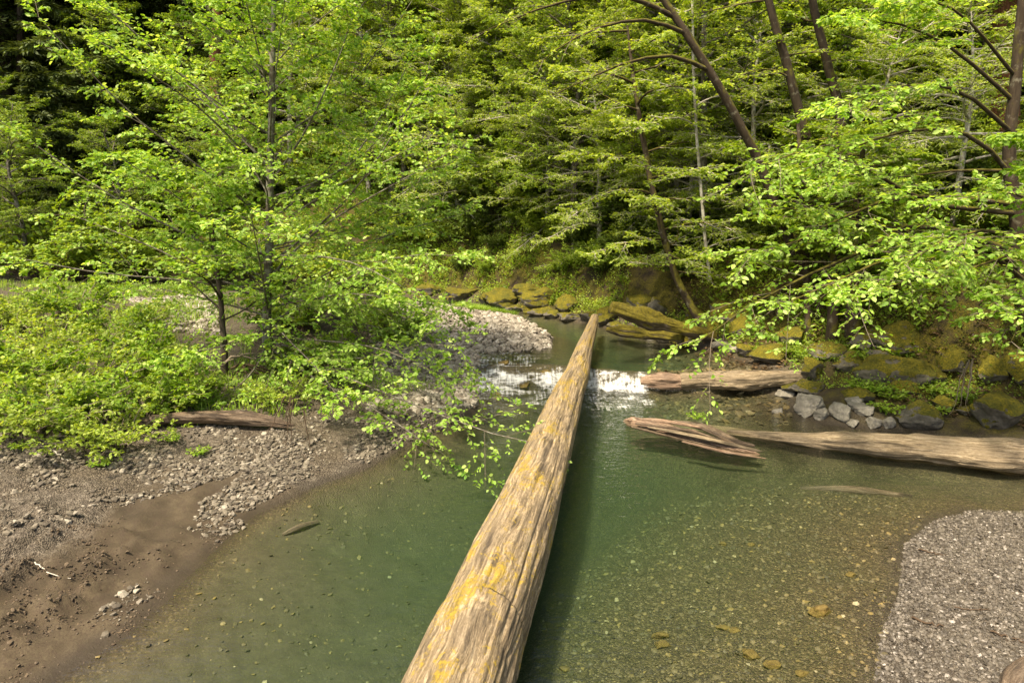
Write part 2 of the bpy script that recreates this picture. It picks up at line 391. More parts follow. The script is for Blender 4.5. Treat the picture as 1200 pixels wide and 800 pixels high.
def terrain(x, y, full=False):
    x = np.atleast_1d(np.asarray(x, float)); y = np.atleast_1d(np.asarray(y, float))
    wob = .09*fbm(x*.9, y*.9, octv=3, seed=3)+.05*fbm(x*4, y*4, octv=2, seed=4)
    s, P = sd_poly(x, y); s = s+wob*np.clip(np.abs(s)*2+.35, 0, 1)
    w = wlevel(x, y)
    land = P[..., 1]*(1-np.exp(-np.maximum(s, 0)*P[..., 0]/P[..., 1]))
    ds = np.maximum(-s, 0)
    led = 1-.8*np.exp(-((y-lip(x)-.5)/.7)**2)
    dmax = P[..., 3]; dmax = np.where(y > lip(x), np.minimum(dmax, .55), np.maximum(dmax, .8))
    bed = -dmax*(1-np.exp(-ds*P[..., 2]/dmax))*led
    h = w+np.where(s > 0, land, bed)
    # terrace behind the mud bank, gravel flat going back on the left
    back = sstep(1.5, 6, s)*(x < -1)*.28*(1-sstep(22, 30, y)*.5)
    h = h+back
    hs = hill_sd(x, y); hp = np.maximum(hs, 0)
    hill = 1.1*(1-np.exp(-hp*1.1))+hp*.62+.2*fbm(x*.35, y*.35, octv=3, seed=9)*np.minimum(hp, 3)
    hill = np.minimum(hill, 60+hp*.1)
    h = h+hill
    lumps = fbm(x*2.2, y*2.2, octv=4, seed=21)
    mud = P[..., 4]*np.exp(-((x+6)/6)**2)
    nearmud = sstep(.15, .8, s)*np.exp(-np.maximum(y-7.5, 0)*.8)*(x < -3)
    h = h+np.where(s > 0, np.minimum(s*1.5, 1)*.03*lumps, .02*lumps*np.minimum(ds*2, 1))
    h = h+nearmud*(.16*np.abs(fbm(x*3.0, y*3.0, octv=4, seed=31, gain=.6))-.04)+nearmud*.05*fbm(x*7, y*7, octv=2, seed=33)
    h = h+.12*fbm(x*.8, y*.8, octv=3, seed=41)*sstep(.3, 2.5, hp)
    if full: return h, s, P, hs, w
    return h
def gp(px, py):
    """where the ray through this spot of the view meets the ground"""
    t = np.linspace(3, 90, 1400)
    p = np.array([atd(px, py, q) for q in t]); h = terrain(p[:, 0], p[:, 1]); k = np.argmax(p[:, 2] < h)
    q = p[k]; q[2] = h[k]; return q
def gz(x, y): return float(terrain(x, y)[0])

def axis(dense, lo, hi, g=1.09):
    a = [dense[0]]; 
    for (b, st) in dense[1:]:
        pass
    return a
def coords(lo, segs, hi):
    """segs: list of (start, end, step); geometric growth outside to lo / hi"""
    c = []
    for s, e, st in segs: c += list(np.arange(s, e-1e-6, st))
    c.append(segs[-1][1])
    st = segs[-1][2]; v = c[-1]
    while v < hi: st *= 1.12; v += st; c.append(v)
    st = segs[0][2]; v = c[0]
    while v > lo: st *= 1.12; v -= st; c.insert(0, v)
    return np.array(c)
def gridF(nx, ny):
    i = np.arange(nx*ny).reshape(ny, nx)
    return np.stack([i[:-1, :-1].ravel(), i[:-1, 1:].ravel(), i[1:, 1:].ravel(), i[1:, :-1].ravel()], 1)
gx = coords(-170, [(-9.5, 11, .075)], 120); gy = coords(-14, [(4.4, 14, .075), (14, 31, .14)], 170)
GX, GY = np.meshgrid(gx, gy)
h, s_, P_, hs_, w_ = terrain(GX, GY, True)
mud = P_[..., 4].copy()
n1 = fbm(GX*.8, GY*.8, octv=4, seed=51)
# a gravel band lies over the mud of the near bank; sand elsewhere
band = sstep(1.55, 2.0, s_+.25*n1)*(1-sstep(6.5, 8, s_))*(GX < -2)
mud = np.where(GX < -1.5, np.clip(mud*(1-band)-sstep(.15, .45, n1)*.5*(GY > 10), 0, 1), mud)
wood = np.clip(sstep(-.9, -.3, hs_+.3*n1)+P_[..., 5]*sstep(.25, .9, s_+.3*n1), 0, 1)
under = sstep(.02, -.06, h-w_)
silt = sstep(.45, 1.1, w_-h)*.8+ .85*sstep(0, -2.0, GX)*under*sstep(.0, .1, w_-h)
silt = silt*(1-sstep(-.5, .3, GY-lip(GX)))
wet = sstep(.07, .01, h-w_)*(1-under*.5)
mask = np.stack([mud, wood, under, np.ones_like(mud)], -1)
V = np.stack([GX, GY, h], -1).reshape(-1, 3)
me = mesh('ground', V, gridF(len(gx), len(gy)), M['ground'], True, attrs={'mask': ('FLOAT_COLOR', mask), 'silt': ('FLOAT', np.clip(silt, 0, 1)), 'wet': ('FLOAT', np.clip(wet, 0, 1))})
tag(link('ground', me), kind='structure')

# ------------------------------------------------------------------ water
wx = coords(-26, [(-2.6, 4.6, .05)], 16); wy = coords(-12, [(14.2, 17.8, .045)], 35.5)
WX, WY = np.meshgrid(wx, wy)
wz = wlevel(WX, WY)
dl = WY-lip(WX)
onl = (1-sstep(.9, 1.9, WX))                           # left rapid versus right fall
foam = np.zeros_like(WX)
xin = sstep(-1.6, -.9, WX)*(1-sstep(3.1, 3.35, WX))
foam = np.maximum(foam, xin*np.exp(-(dl/.16)**2)*.66)
lowf = fbm(WX*2.2, WY*2.6, octv=3, seed=75)
foam = np.maximum(foam, xin*onl*sstep(-1.6, -.7, dl+.5*sstep(-1.2, .6, WX)*0-.25*lowf)*(1-sstep(.0, .6, dl))*(.52+.45*lowf))
foam = np.maximum(foam, xin*(1-onl)*sstep(-.7, -.25, dl+.15*lowf)*(1-sstep(-.1, .1, dl))*.86)
foam = np.maximum(foam, .48*onl*sstep(-1.6, -.9, WX)*sstep(.1, .5, dl)*(1-sstep(1.2, 2.2, dl))*(1-sstep(.2, 1.0, WX))*(1+.4*lowf))
foam = np.maximum(foam, .36*xin*sstep(-3.2, -1.2, dl)*(1-sstep(-.6, -.2, dl))*(1+.6*lowf))
rip = np.clip(np.exp(-np.maximum(-dl-1, 0)*.30)*(dl < 1)*1.0 + (dl >= 1)*.25*np.exp(-(dl-1)*.3), 0, 1)
turb = np.clip(foam, 0, 1)*.045*fbm(WX*3.5, WY*3.5, octv=3, seed=71)+np.clip(rip-.3, 0, 1)*.012*fbm(WX*4, WY*6, octv=2, seed=72)
wz = wz+turb
nxw, nyw = len(wx), len(wy)
V = np.stack([WX, WY, wz], -1).reshape(-1, 3); F = gridF(nxw, nyw)
Vb = V.copy(); Vb[:, 2] = -4; nV = len(V)
Fb = F[:, ::-1]+nV
idx = np.arange(nV).reshape(nyw, nxw)
ring = np.concatenate([idx[0, :], idx[1:, -1], idx[-1, -2::-1], idx[-2:0:-1, 0]])
r2 = np.roll(ring, -1); side = np.stack([ring, ring+nV, r2+nV, r2], 1)
fu = np.stack([WX, np.where(np.abs(dl) < .4, wz*3, WY), 0*WX], -1).reshape(-1, 3)
z2 = lambda a: np.concatenate([a.ravel(), np.zeros(nV)])
me = mesh('river_water', np.concatenate([V, Vb]), [F, Fb, side], M['water'], True,
          attrs={'foam': ('FLOAT', z2(foam)), 'rip': ('FLOAT', z2(rip)), 'flowuv': ('FLOAT_VECTOR', np.concatenate([fu, fu*0]))})
tag(link('river_water', me), kind='structure')

# ------------------------------------------------------------------ tubes, logs, rocks
def resample(pts, n):
    pts = np.asarray(pts, float)
    if len(pts) > 2:   # Catmull-Rom
        P = np.vstack([2*pts[0]-pts[1], pts, 2*pts[-1]-pts[-2]]); out = []
        for i in range(len(pts)-1):
            p0, p1, p2, p3 = P[i:i+4]
            for t in np.linspace(0, 1, 12, endpoint=False):
                out.append(.5*((2*p1)+(-p0+p2)*t+(2*p0-5*p1+4*p2-p3)*t*t+(-p0+3*p1-3*p2+p3)*t**3))
        out.append(pts[-1]); pts = np.array(out)
    d = np.concatenate([[0], np.cumsum(np.linalg.norm(np.diff(pts, axis=0), axis=1))])
    t = np.linspace(0, d[-1], n)
    return np.stack([np.interp(t, d, pts[:, k]) for k in range(pts.shape[1])], 1)
def tubes(P, R, sides, cap=True):
    """P (N,K,3), R (N,K) -> V, F, grain"""
    Nn, K, _ = P.shape
    T = nrm(np.gradient(P, axis=1))
    ref = np.where(np.abs(T[:, :1, 2:3]) > .8, np.array([[[1., 0, 0]]]), np.array([[[0, 0, 1.]]]))
    A = nrm(np.cross(T, ref)); B = np.cross(A, T)
    th = np.arange(sides)/sides*2*pi
    c, s = np.cos(th), np.sin(th)
    V = P[:, :, None]+R[:, :, None, None]*(A[:, :, None]*c[None, None, :, None]+B[:, :, None]*s[None, None, :, None])
    L = np.concatenate([np.zeros((Nn, 1)), np.cumsum(np.linalg.norm(np.diff(P, axis=1), axis=2), axis=1)], 1)
    g = np.stack([np.broadcast_to(L[:, :, None], V.shape[:3]), R[:, :, None]*c+0*V[..., 0], R[:, :, None]*s+0*V[..., 0]], -1)
    g = g+np.arange(Nn)[:, None, None, None]*np.array([3.1, 0, 0])
    i = np.arange(Nn*K*sides).reshape(Nn, K, sides)
    a = i[:, :-1]; b = i[:, 1:]
    F = np.stack([a, np.roll(a, -1, 2), np.roll(b, -1, 2), b], -1).reshape(-1, 4)
    return V.reshape(-1, 3), F, g.reshape(-1, 3)

def make_log(name, label, pts, rad, mat, cat='log', group=None, n=160, sides=72, rough=.06, groove=.05, seed=0, flat=1.0, ends=True, parts=None, broken=.0, kind=None, bf=.45):
    """a barkless or mossy log as one closed body; pts world points on its axis, rad radii; origin at its middle"""
    pts = np.asarray(pts, float); c = pts.mean(0)
    P = resample(np.column_stack([pts, rad]), n); R = P[:, 3]; P = P[:, :3]-c
    T = nrm(np.gradient(P, axis=0)); A = nrm(np.cross(T, [0, 0, 1.])); B = np.cross(A, T)
    th = np.arange(sides)/sides*2*pi; TH, SS = np.meshgrid(th, np.concatenate([[0], np.cumsum(np.linalg.norm(np.diff(P, axis=0), axis=1))]))
    cx, cyy = np.cos(TH), np.sin(TH)
    big = fbm(cx*.9+seed, cyy*.9, SS*bf, 3, seed)
    k = 3.2
    gr = fbm(cx*k+seed, cyy*k, SS*.35+.2*big, 4, seed+5, .6)
    gr2 = -np.maximum(0, .12-np.abs(noise(cx*2.1+seed, cyy*2.1, SS*.22+.3*big, seed+9)))*8
    gr3 = -np.maximum(0, .10-np.abs(noise(cx*6.5+seed, cyy*6.5, SS*.55+.5*big, seed+13)))*8 if sides > 60 else 0
    rr = R[:, None]*(1+rough*big+groove*gr+groove*gr2*.9+groove*.45*gr3)
    if broken > 0:     # splintered ends
        L = SS[-1, 0]; jag = broken*(noise(cx*4+seed, cyy*4, SS*0, seed+11)*.5+.5)
        e = np.minimum(SS, L-SS); rr = rr*np.clip((e-jag*.6)/.25+.45, .35, 1)
    V = P[:, None]+rr[..., None]*(A[:, None]*cx[..., None]+B[:, None]*(cyy*flat)[..., None])
    g = np.stack([SS, R.mean()*cx*1.0, R.mean()*cyy], -1)
    i = np.arange(n*sides).reshape(n, sides); a = i[:-1]; b = i[1:]
    F = np.stack([a, np.roll(a, -1, 1), np.roll(b, -1, 1), b], -1).reshape(-1, 4)
    V = V.reshape(-1, 3); g = g.reshape(-1, 3)
    m0 = len(V); V = np.vstack([V, P[0]+T[0]*-.02, P[-1]+T[-1]*.02]); g = np.vstack([g, [0, 0, 0], [SS[-1, 0], 0, 0]])
    t0 = np.stack([np.roll(i[0], -1), i[0], np.full(sides, m0)], 1); t1 = np.stack([i[-1], np.roll(i[-1], -1), np.full(sides, m0+1)], 1)
    me = mesh(name, V, [F, np.vstack([t0, t1])], mat, True, attrs={'grain': ('FLOAT_VECTOR', g)})
    return tag(link(name, me, loc=c), label, cat, group, kind)

import bmesh
def ico(sub):
    bm = bmesh.new(); bmesh.ops.create_icosphere(bm, subdivisions=sub, radius=1)
    V = np.array([v.co for v in bm.verts]); F = np.array([[v.index for v in f.verts] for f in bm.faces]); bm.free(); return V, F
ICO = {k: ico(k) for k in (1, 2, 4, 5)}
def rock_shape(seed, sub=4, cuts=9, amp=.22):
    V, F = ICO[sub]; V = V.copy(); r = np.random.default_rng(seed)
    for _ in range(cuts):
        d = nrm(r.normal(size=3)); o = r.uniform(.5, .85); k = V@d
        V = V-np.maximum(k-o, 0)[:, None]*d*.92
    V = V*(1+amp*.8*fbm(V[:, 0]*1.3+seed, V[:, 1]*1.3, V[:, 2]*1.3, 5, seed, .55))[:, None]
    return V, F
def boulder(label, px, py, wpx, hpx, mat, seed, sink=.3, depth=None, name='boulder', group=None, flatd=.9, rz=None, cat='boulder', pos=None):
    """px,py: middle of the base in the view, wpx/hpx: size in the view"""
    p = gp(px, py) if pos is None else np.array(pos); t = p[1]*cos(PITCH)+(CH-p[2])*sin(PITCH)
    w = wpx*t/FPX/2; hh = hpx*t/FPX
    V, F = rock_shape(seed, 5 if wpx > 30 else 4, 14)
    V = V*np.array([w*1.08, w*flatd, hh*.62])
    a = seed*1.7 if rz is None else rz; V[:, :2] = V[:, :2]@np.array([[cos(a), sin(a)], [-sin(a), cos(a)]]) if flatd > .8 else V[:, :2]
    me = mesh(name, V, F, mat, True)
    o = link(name, me, loc=(p[0], p[1]+w*.4, p[2]+hh*(.5-sink))); return tag(o, label, cat, group)

def scatter(name, pts, size, mat, sub=1, seed=0, flat=.55, label=None, parent=None):
    r = np.random.default_rng(seed); n = len(pts)
    base = []
    for k in range(6):
        V, F = ICO[sub]; V = V*(1+.22*r.normal(size=(len(V), 1)).clip(-1.5, 1.5)*.6); base.append(V)
    base = np.array(base)[r.integers(0, 6, n)]
    sc = np.stack([r.uniform(.8, 1.3, n), r.uniform(.65, 1.1, n), r.uniform(.35, .8, n)*flat/.55], 1)*size[:, None]
    V = base*sc[:, None]
    tl = r.normal(0, .3, (n, 2)); V[..., 2] += V[..., 0]*tl[:, :1]+V[..., 1]*tl[:, 1:]
    a = r.uniform(0, 2*pi, n); ca, sa = np.cos(a)[:, None], np.sin(a)[:, None]
    V = np.stack([V[..., 0]*ca-V[..., 1]*sa, V[..., 0]*sa+V[..., 1]*ca, V[..., 2]], -1)+pts[:, None]
    nv = V.shape[1]; Fc = (F[None]+(np.arange(n)*nv)[:, None, None]).reshape(-1, 3)
    return link(name, mesh(name, V.reshape(-1, 3), Fc, mat, False), parent)

# ---- gravel lying on the banks
def in_px(poly, n, seed):
    """random ground points whose view positions fall inside the polygon"""
    r = np.random.default_rng(seed); poly = np.array(poly, float)
    lo, hi = poly.min(0), poly.max(0)
    # sample in world: project polygon to ground
    W2 = np.array([gp(*q)[:2] for q in poly]); lo, hi = W2.min(0), W2.max(0)
    out = np.zeros((0, 2))
    while len(out) < n:
        q = r.uniform(lo, hi, (n*3, 2)); ins = np.zeros(len(q), bool)
        for i in range(len(W2)):
            a, b = W2[i], W2[(i+1) % len(W2)]
            cr = (a[1] > q[:, 1]) != (b[1] > q[:, 1]); ins ^= cr & (q[:, 0] < a[0]+(q[:, 1]-a[1])*(b[0]-a[0])/((b[1]-a[1]) or 1e-9))
        out = np.vstack([out, q[ins]])
    out = out[:n]; return np.column_stack([out, terrain(out[:, 0], out[:, 1])])
def clump(p, f, thr, seed):
    return p[fbm(p[:, 0]*f, p[:, 1]*f, octv=3, seed=seed)+np.random.default_rng(seed).normal(0, .25, len(p)) > thr]
def lsize(n, lo, hi, seed, pw=2.2):
    return lo+(hi-lo)*np.random.default_rng(seed).uniform(0, 1, n)**pw
pa = in_px([(0, 505), (240, 500), (470, 490), (530, 488), (515, 502), (468, 521), (425, 543), (360, 562), (300, 595), (270, 610), (225, 612), (240, 585), (300, 548), (200, 580), (110, 600), (50, 622), (0, 628)], 24000, 1)
pa = clump(pa, 1.1, -.15, 2)
pb = in_px([(440, 490), (560, 478), (520, 503), (470, 522), (425, 545), (400, 540)], 2200, 3)
pc = clump(in_px([(90, 780), (260, 640), (300, 610), (290, 590), (230, 600), (150, 690), (60, 760)], 1300, 5), 1.5, .5, 6)
pd = in_px([(0, 440), (250, 440), (520, 440), (540, 490), (200, 512), (0, 520)], 3000, 8)
g = np.vstack([pa, pb, pc, pd]); sz = lsize(len(g), .009, .054, 9, 3.8)
g[:, 2] += sz*.15
M['clod'] = pebble_mat('clod', [(0, (.045, .03, .018)), (.5, (.085, .06, .036)), (1, (.13, .095, .058))], .95)
pm = clump(in_px([(0, 812), (0, 645), (110, 610), (230, 615), (270, 612), (290, 610), (225, 668), (155, 740), (70, 800)], 8000, 95), 1.6, .0, 96); szm = lsize(len(pm),   .005, .022, 97, 3.5)
tag(scatter('mud_clods', pm, szm, M['clod'], 1, 98), 'brown crumbs and clods of drying mud on the sloping bank', 'mud', kind='stuff')
tag(scatter('bank_gravel', g, sz, M['pebble'], 1, 10), 'grey and tan pebbles spread over the muddy bank below the shrubs', 'gravel', kind='stuff')
pe = in_px([(1060, 640), (1095, 610), (1150, 598), (1290, 596), (1290, 810), (1022, 812), (1033, 740), (1052, 700)], 42000, 11)
sz = lsize(len(pe), .005, .028, 12, 3.6); pe[:, 2] += sz*.1
tag(scatter('bar_gravel', pe, sz, M['pebble_bar'], 1, 13), 'fine grey gravel bar sloping into the shallow water', 'gravel', kind='stuff')
pf = in_px([(525, 356), (575, 364), (605, 371), (625, 381), (648, 396), (643, 411), (600, 414), (560, 412), (500, 425), (440, 420), (430, 380), (470, 358)], 8000, 14)
sz = lsize(len(pf), .03, .13, 15, 2.5); pf[:, 2] += sz*.2
pf2 = in_px([(150, 350), (255, 345), (262, 395), (180, 385)], 1500, 16); sz2 = lsize(len(pf2), .03, .12, 17)
pf3 = in_px([(440, 415), (560, 408), (562, 440), (556, 478), (500, 490), (430, 480)], 3500, 18); sz3 = lsize(len(pf3), .03, .12, 19)
tag(scatter('cobble_bar', np.vstack([pf, pf2, pf3]), np.concatenate([sz, sz2, sz3]), M['pebble_far'], 1, 20), 'pale cobble bar curving beside the stream above the small fall', 'gravel', kind='stuff')
# stones on the river bed
pg = in_px([(620, 812), (640, 700), (760, 600), (900, 560), (1100, 590), (1060, 640), (1050, 700), (1030, 812)], 9000, 22)
sz = lsize(len(pg), .006, .04, 23, 5.0)
ph = in_px([(60, 812), (220, 690), (300, 610), (420, 560), (500, 560), (560, 640), (500, 760), (470, 812)], 1300, 24)
sz2 = lsize(len(ph), .008, .04, 25, 4.0)
pi_ = in_px([(760, 400), (860, 425), (920, 445), (930, 500), (800, 500), (760, 470)], 1500, 26); sz3 = lsize(len(pi_), .02, .12, 27, 3)
tag(scatter('riverbed_gravel', np.vstack([pg, ph, pi_]), np.concatenate([sz, sz2, sz3]), M['pebble_wet'], 1, 28, .4), 'brown pebbles covering the bed under the clear shallow water', 'gravel', kind='stuff')

# ------------------------------------------------------------------ logs
LG = [(np.array((-1.7, -1.5, .28)), .50), (at(537, 800, .34), .465), (at(567, 725, .35), .45), (at(596, 650, .36), .43), (at(627, 575, .38), .40), (at(652, 500, .43), .36), (at(664, 465, .52), .315), (at(676, 438, .63), .265), (at(686, 405, .72), .2), (at(693, 385, .78), .16), (at(697, 372, .85), .12)]
make_log('fallen_log', 'long bare weathered log with yellow lichen spanning the green creek', [q[0] for q in LG], [q[1] for q in LG], M['wood_main'], n=900, sides=220, rough=.045, groove=.045, seed=3)
make_log('driftwood_log', 'thick pale driftwood log whose tapered end dips into the pool beside the boulders', [at(852, 507, -.06), at(905, 512, .0), at(960, 517, .08), at(1030, 522, .13), at(1110, 529, .16), at(1200, 536, .2), (10.6, 10.9, .25)], [.06, .13, .2, .26, .3, .33, .34], M['wood_drift'], n=260, sides=90, rough=.2, groove=.08, seed=8, flat=.85, bf=1.5)
make_log('driftwood_log', 'pale driftwood log lying level with the stream at the end of the small fall', [at(797, 447, .22), at(830, 446, .25), at(870, 446, .3), at(905, 443, .36), at(945, 442, .42)], [.17, .21, .22, .19, .15], M['wood_drift'], n=200, sides=80, rough=.2, groove=.06, seed=14, bf=1.8)
make_log('log_stub', 'short brown log stub wedged between the small fall and the pale driftwood log', [at(752, 447, .16), at(775, 447, .2), at(800, 448, .2)], [.15, .19, .17], M['wood_red'], n=70, sides=60, rough=.2, groove=.07, seed=19, bf=2)
t = make_log('splintered_log', 'low broken log with splintered reddish grain stranded in the middle of the pool', [at(732, 493, -.04), at(770, 501, -.03), at(812, 513, -.03), at(850, 523, -.03), at(890, 533, -.03)], [.17, .21, .22, .17, .09], M['wood_red'], n=170, sides=80, rough=.26, groove=.07, seed=23, flat=.5, bf=2.6, broken=.25)
def splint(pts, rad, mat, seed, **kw):
    o = make_log('splinter', None, pts, rad, M[mat], cat=None, n=60, sides=24, rough=.3, groove=.15, seed=seed, flat=.45, **kw); c = o.location.copy(); o.parent = t; o.location = c-t.location
splint([at(738, 492, .02), at(775, 493, .06), at(830, 502, .11)], [.06, .07, .04], 'wood_red', 101)
splint([at(760, 500, .07), at(820, 512, .11), at(880, 526, .04), at(893, 529, .01)], [.03, .07, .05, .015], 'wood_drift', 102)
splint([at(800, 517, .03), at(850, 529, .03), at(897, 537, .0)], [.03, .05, .015], 'wood_red', 103)
splint([at(745, 496, .06), at(800, 503, .14), at(845, 515, .09)], [.03, .05, .03], 'wood_dark', 104)
splint([at(740, 500, -.01), at(790, 512, -.01), at(840, 524, -.01)], [.03, .06, .03], 'wood_dark', 105)
make_log('splintered_log', 'dark twisted slab lying along the rear side of the splintered log', [at(790, 494, .07), at(825, 500, .1), at(862, 517, .06), at(884, 522, .03)], [.05, .1, .09, .04], M['wood_dark'], n=90, sides=40, rough=.2, groove=.09, seed=29, flat=.6)
make_log('sunken_log', 'slim olive log lying under water before the thick driftwood', [gp(938, 574), gp(1000, 578)+[0, 0, .03], gp(1068, 582)], [.04, .08, .04], M['wood_dark'], n=60, sides=24, seed=31)
make_log('sunken_log', 'short dark chunk of wood under water near the muddy bank', [gp(332, 628), gp(352, 622)+[0, 0, .03], gp(372, 614)], [.03, .055, .04], M['wood_dark'], n=40, sides=24, seed=33)
make_log('sunken_log', 'pale sunken log stretching from the splintered log to the thick driftwood', [at(790, 497, -.22), at(850, 508, -.16), at(930, 514, -.12)], [.1, .14, .1], M['wood_under'], n=60, sides=24, seed=35)
make_log('mossy_log', 'sloping log thick with golden moss beyond the far end of the long log', [at(838, 393, .75), at(790, 382, 1.05), at(750, 371, 1.35), at(716, 359, 1.65)], [.12, .19, .24, .16], M['wood_moss'], n=120, sides=60, rough=.3, groove=.08, seed=37, bf=1.5)
make_log('mossy_log', 'low dark mossy log along the water under the sloping golden one', [at(712, 386, .55), at(745, 389, .62), at(800, 396, .65)], [.09, .17, .12], M['wood_moss'], n=90, sides=60, rough=.3, groove=.08, seed=39, bf=1.6)
make_log('bank_log', 'brown rotting log half buried under the leaning alder at the gravel edge', [gp(150, 503)+[0, 0, .1], gp(215, 500)+[0, 0, .16], gp(280, 502)+[0, 0, .17], gp(345, 505)+[0, 0, .1]], [.06, .10, .12, .06], M['wood_dark'], n=120, sides=48, rough=.25, groove=.1, seed=41, broken=.3, bf=1.6)
make_log('bank_log', 'bleached thin log lying on the gravel flat behind the shrubs', [gp(130, 334)+[0, 0, .15], gp(185, 330)+[0, 0, .2], gp(240, 334)+[0, 0, .12]], [.1, .16, .1], M['wood_drift'], n=50, sides=24, seed=43)
def stick(label, pts, r, mat='twig_brown', kids=0, seed=0, name='stick'):
    c = np.mean(pts, axis=0); P = resample(np.array(pts)-c, 14)
    rg = np.random.default_rng(seed); P[1:-1] += rg.normal(0, r*.8, (12, 3))
    Vs, F, g = tubes(P[None], (np.linspace(r, r*.5, 14))[None], 7); Vl = [Vs]; Fl = [F]; gl = [g]; n = len(Vs)
    for k in range(kids):
        b = P[rg.integers(3, 11)]; d = nrm(P[-1]-P[0]+rg.normal(0, .5, 3)*np.linalg.norm(P[-1]-P[0])); d[2] = abs(d[2])*.3
        Q = b+np.linspace(0, 1, 6)[:, None]*d*np.linalg.norm(P[-1]-P[0])*.35
        a_, f_, g_ = tubes(Q[None], np.linspace(r*.6, r*.2, 6)[None], 5); Vl.append(a_); Fl.append(f_+n); gl.append(g_); n += len(a_)
    return tag(link(name, mesh(name, np.vstack(Vl), np.vstack(Fl), M[mat], True, attrs={'grain': ('FLOAT_VECTOR', np.vstack(gl))}), loc=c), label, 'stick')
def gq(a, b, dz=.02): return gp(a, b)+np.array([0, 0, dz])
stick('short dark red twig on the fine gravel near the water line', [gq(1076, 647), gq(1090, 650), gq(1108, 653)], .012, seed=1)
stick('dark stick lying slantwise across the middle of the fine gravel bar', [gq(1068, 726), gq(1085, 732), gq(1105, 739)], .014, seed=2)
stick('thin dark forked twig midway up the fine gravel bar', [gq(1118, 713), gq(1135, 716), gq(1160, 719)], .008, kids=2, seed=3)
stick('thin crooked root lying at the outer side of the gravel bar', [gq(1160, 744), gq(1185, 750), gq(1215, 762)], .010, kids=2, seed=4)
stick('pale bent twig lying on the open mud', [gq(42, 665), gq(60, 677), gq(84, 684)], .008, 'twig_pale', seed=5)
stick('pale straight stick on the pebbles below the shrub', [gq(60, 530), gq(72, 538), gq(84, 545)], .014, 'twig_pale', seed=6)
stick('thin tan stick leaning out of the pebbles by the mud', [gq(0, 515, .02), gq(18, 507, .08)], .012, 'twig_pale', seed=7)
# rusty bark slab at the corner of the gravel bar
make_log('bark_slab', 'rusty red bark piece at the outer corner of the gravel bar', [at(1180, 812, .45), at(1192, 790, .47), at(1225, 765, .45)], [.06, .09, .07], M['wood_dark'], cat='bark', n=60, sides=30, rough=.2, groove=.1, seed=47, flat=.5)

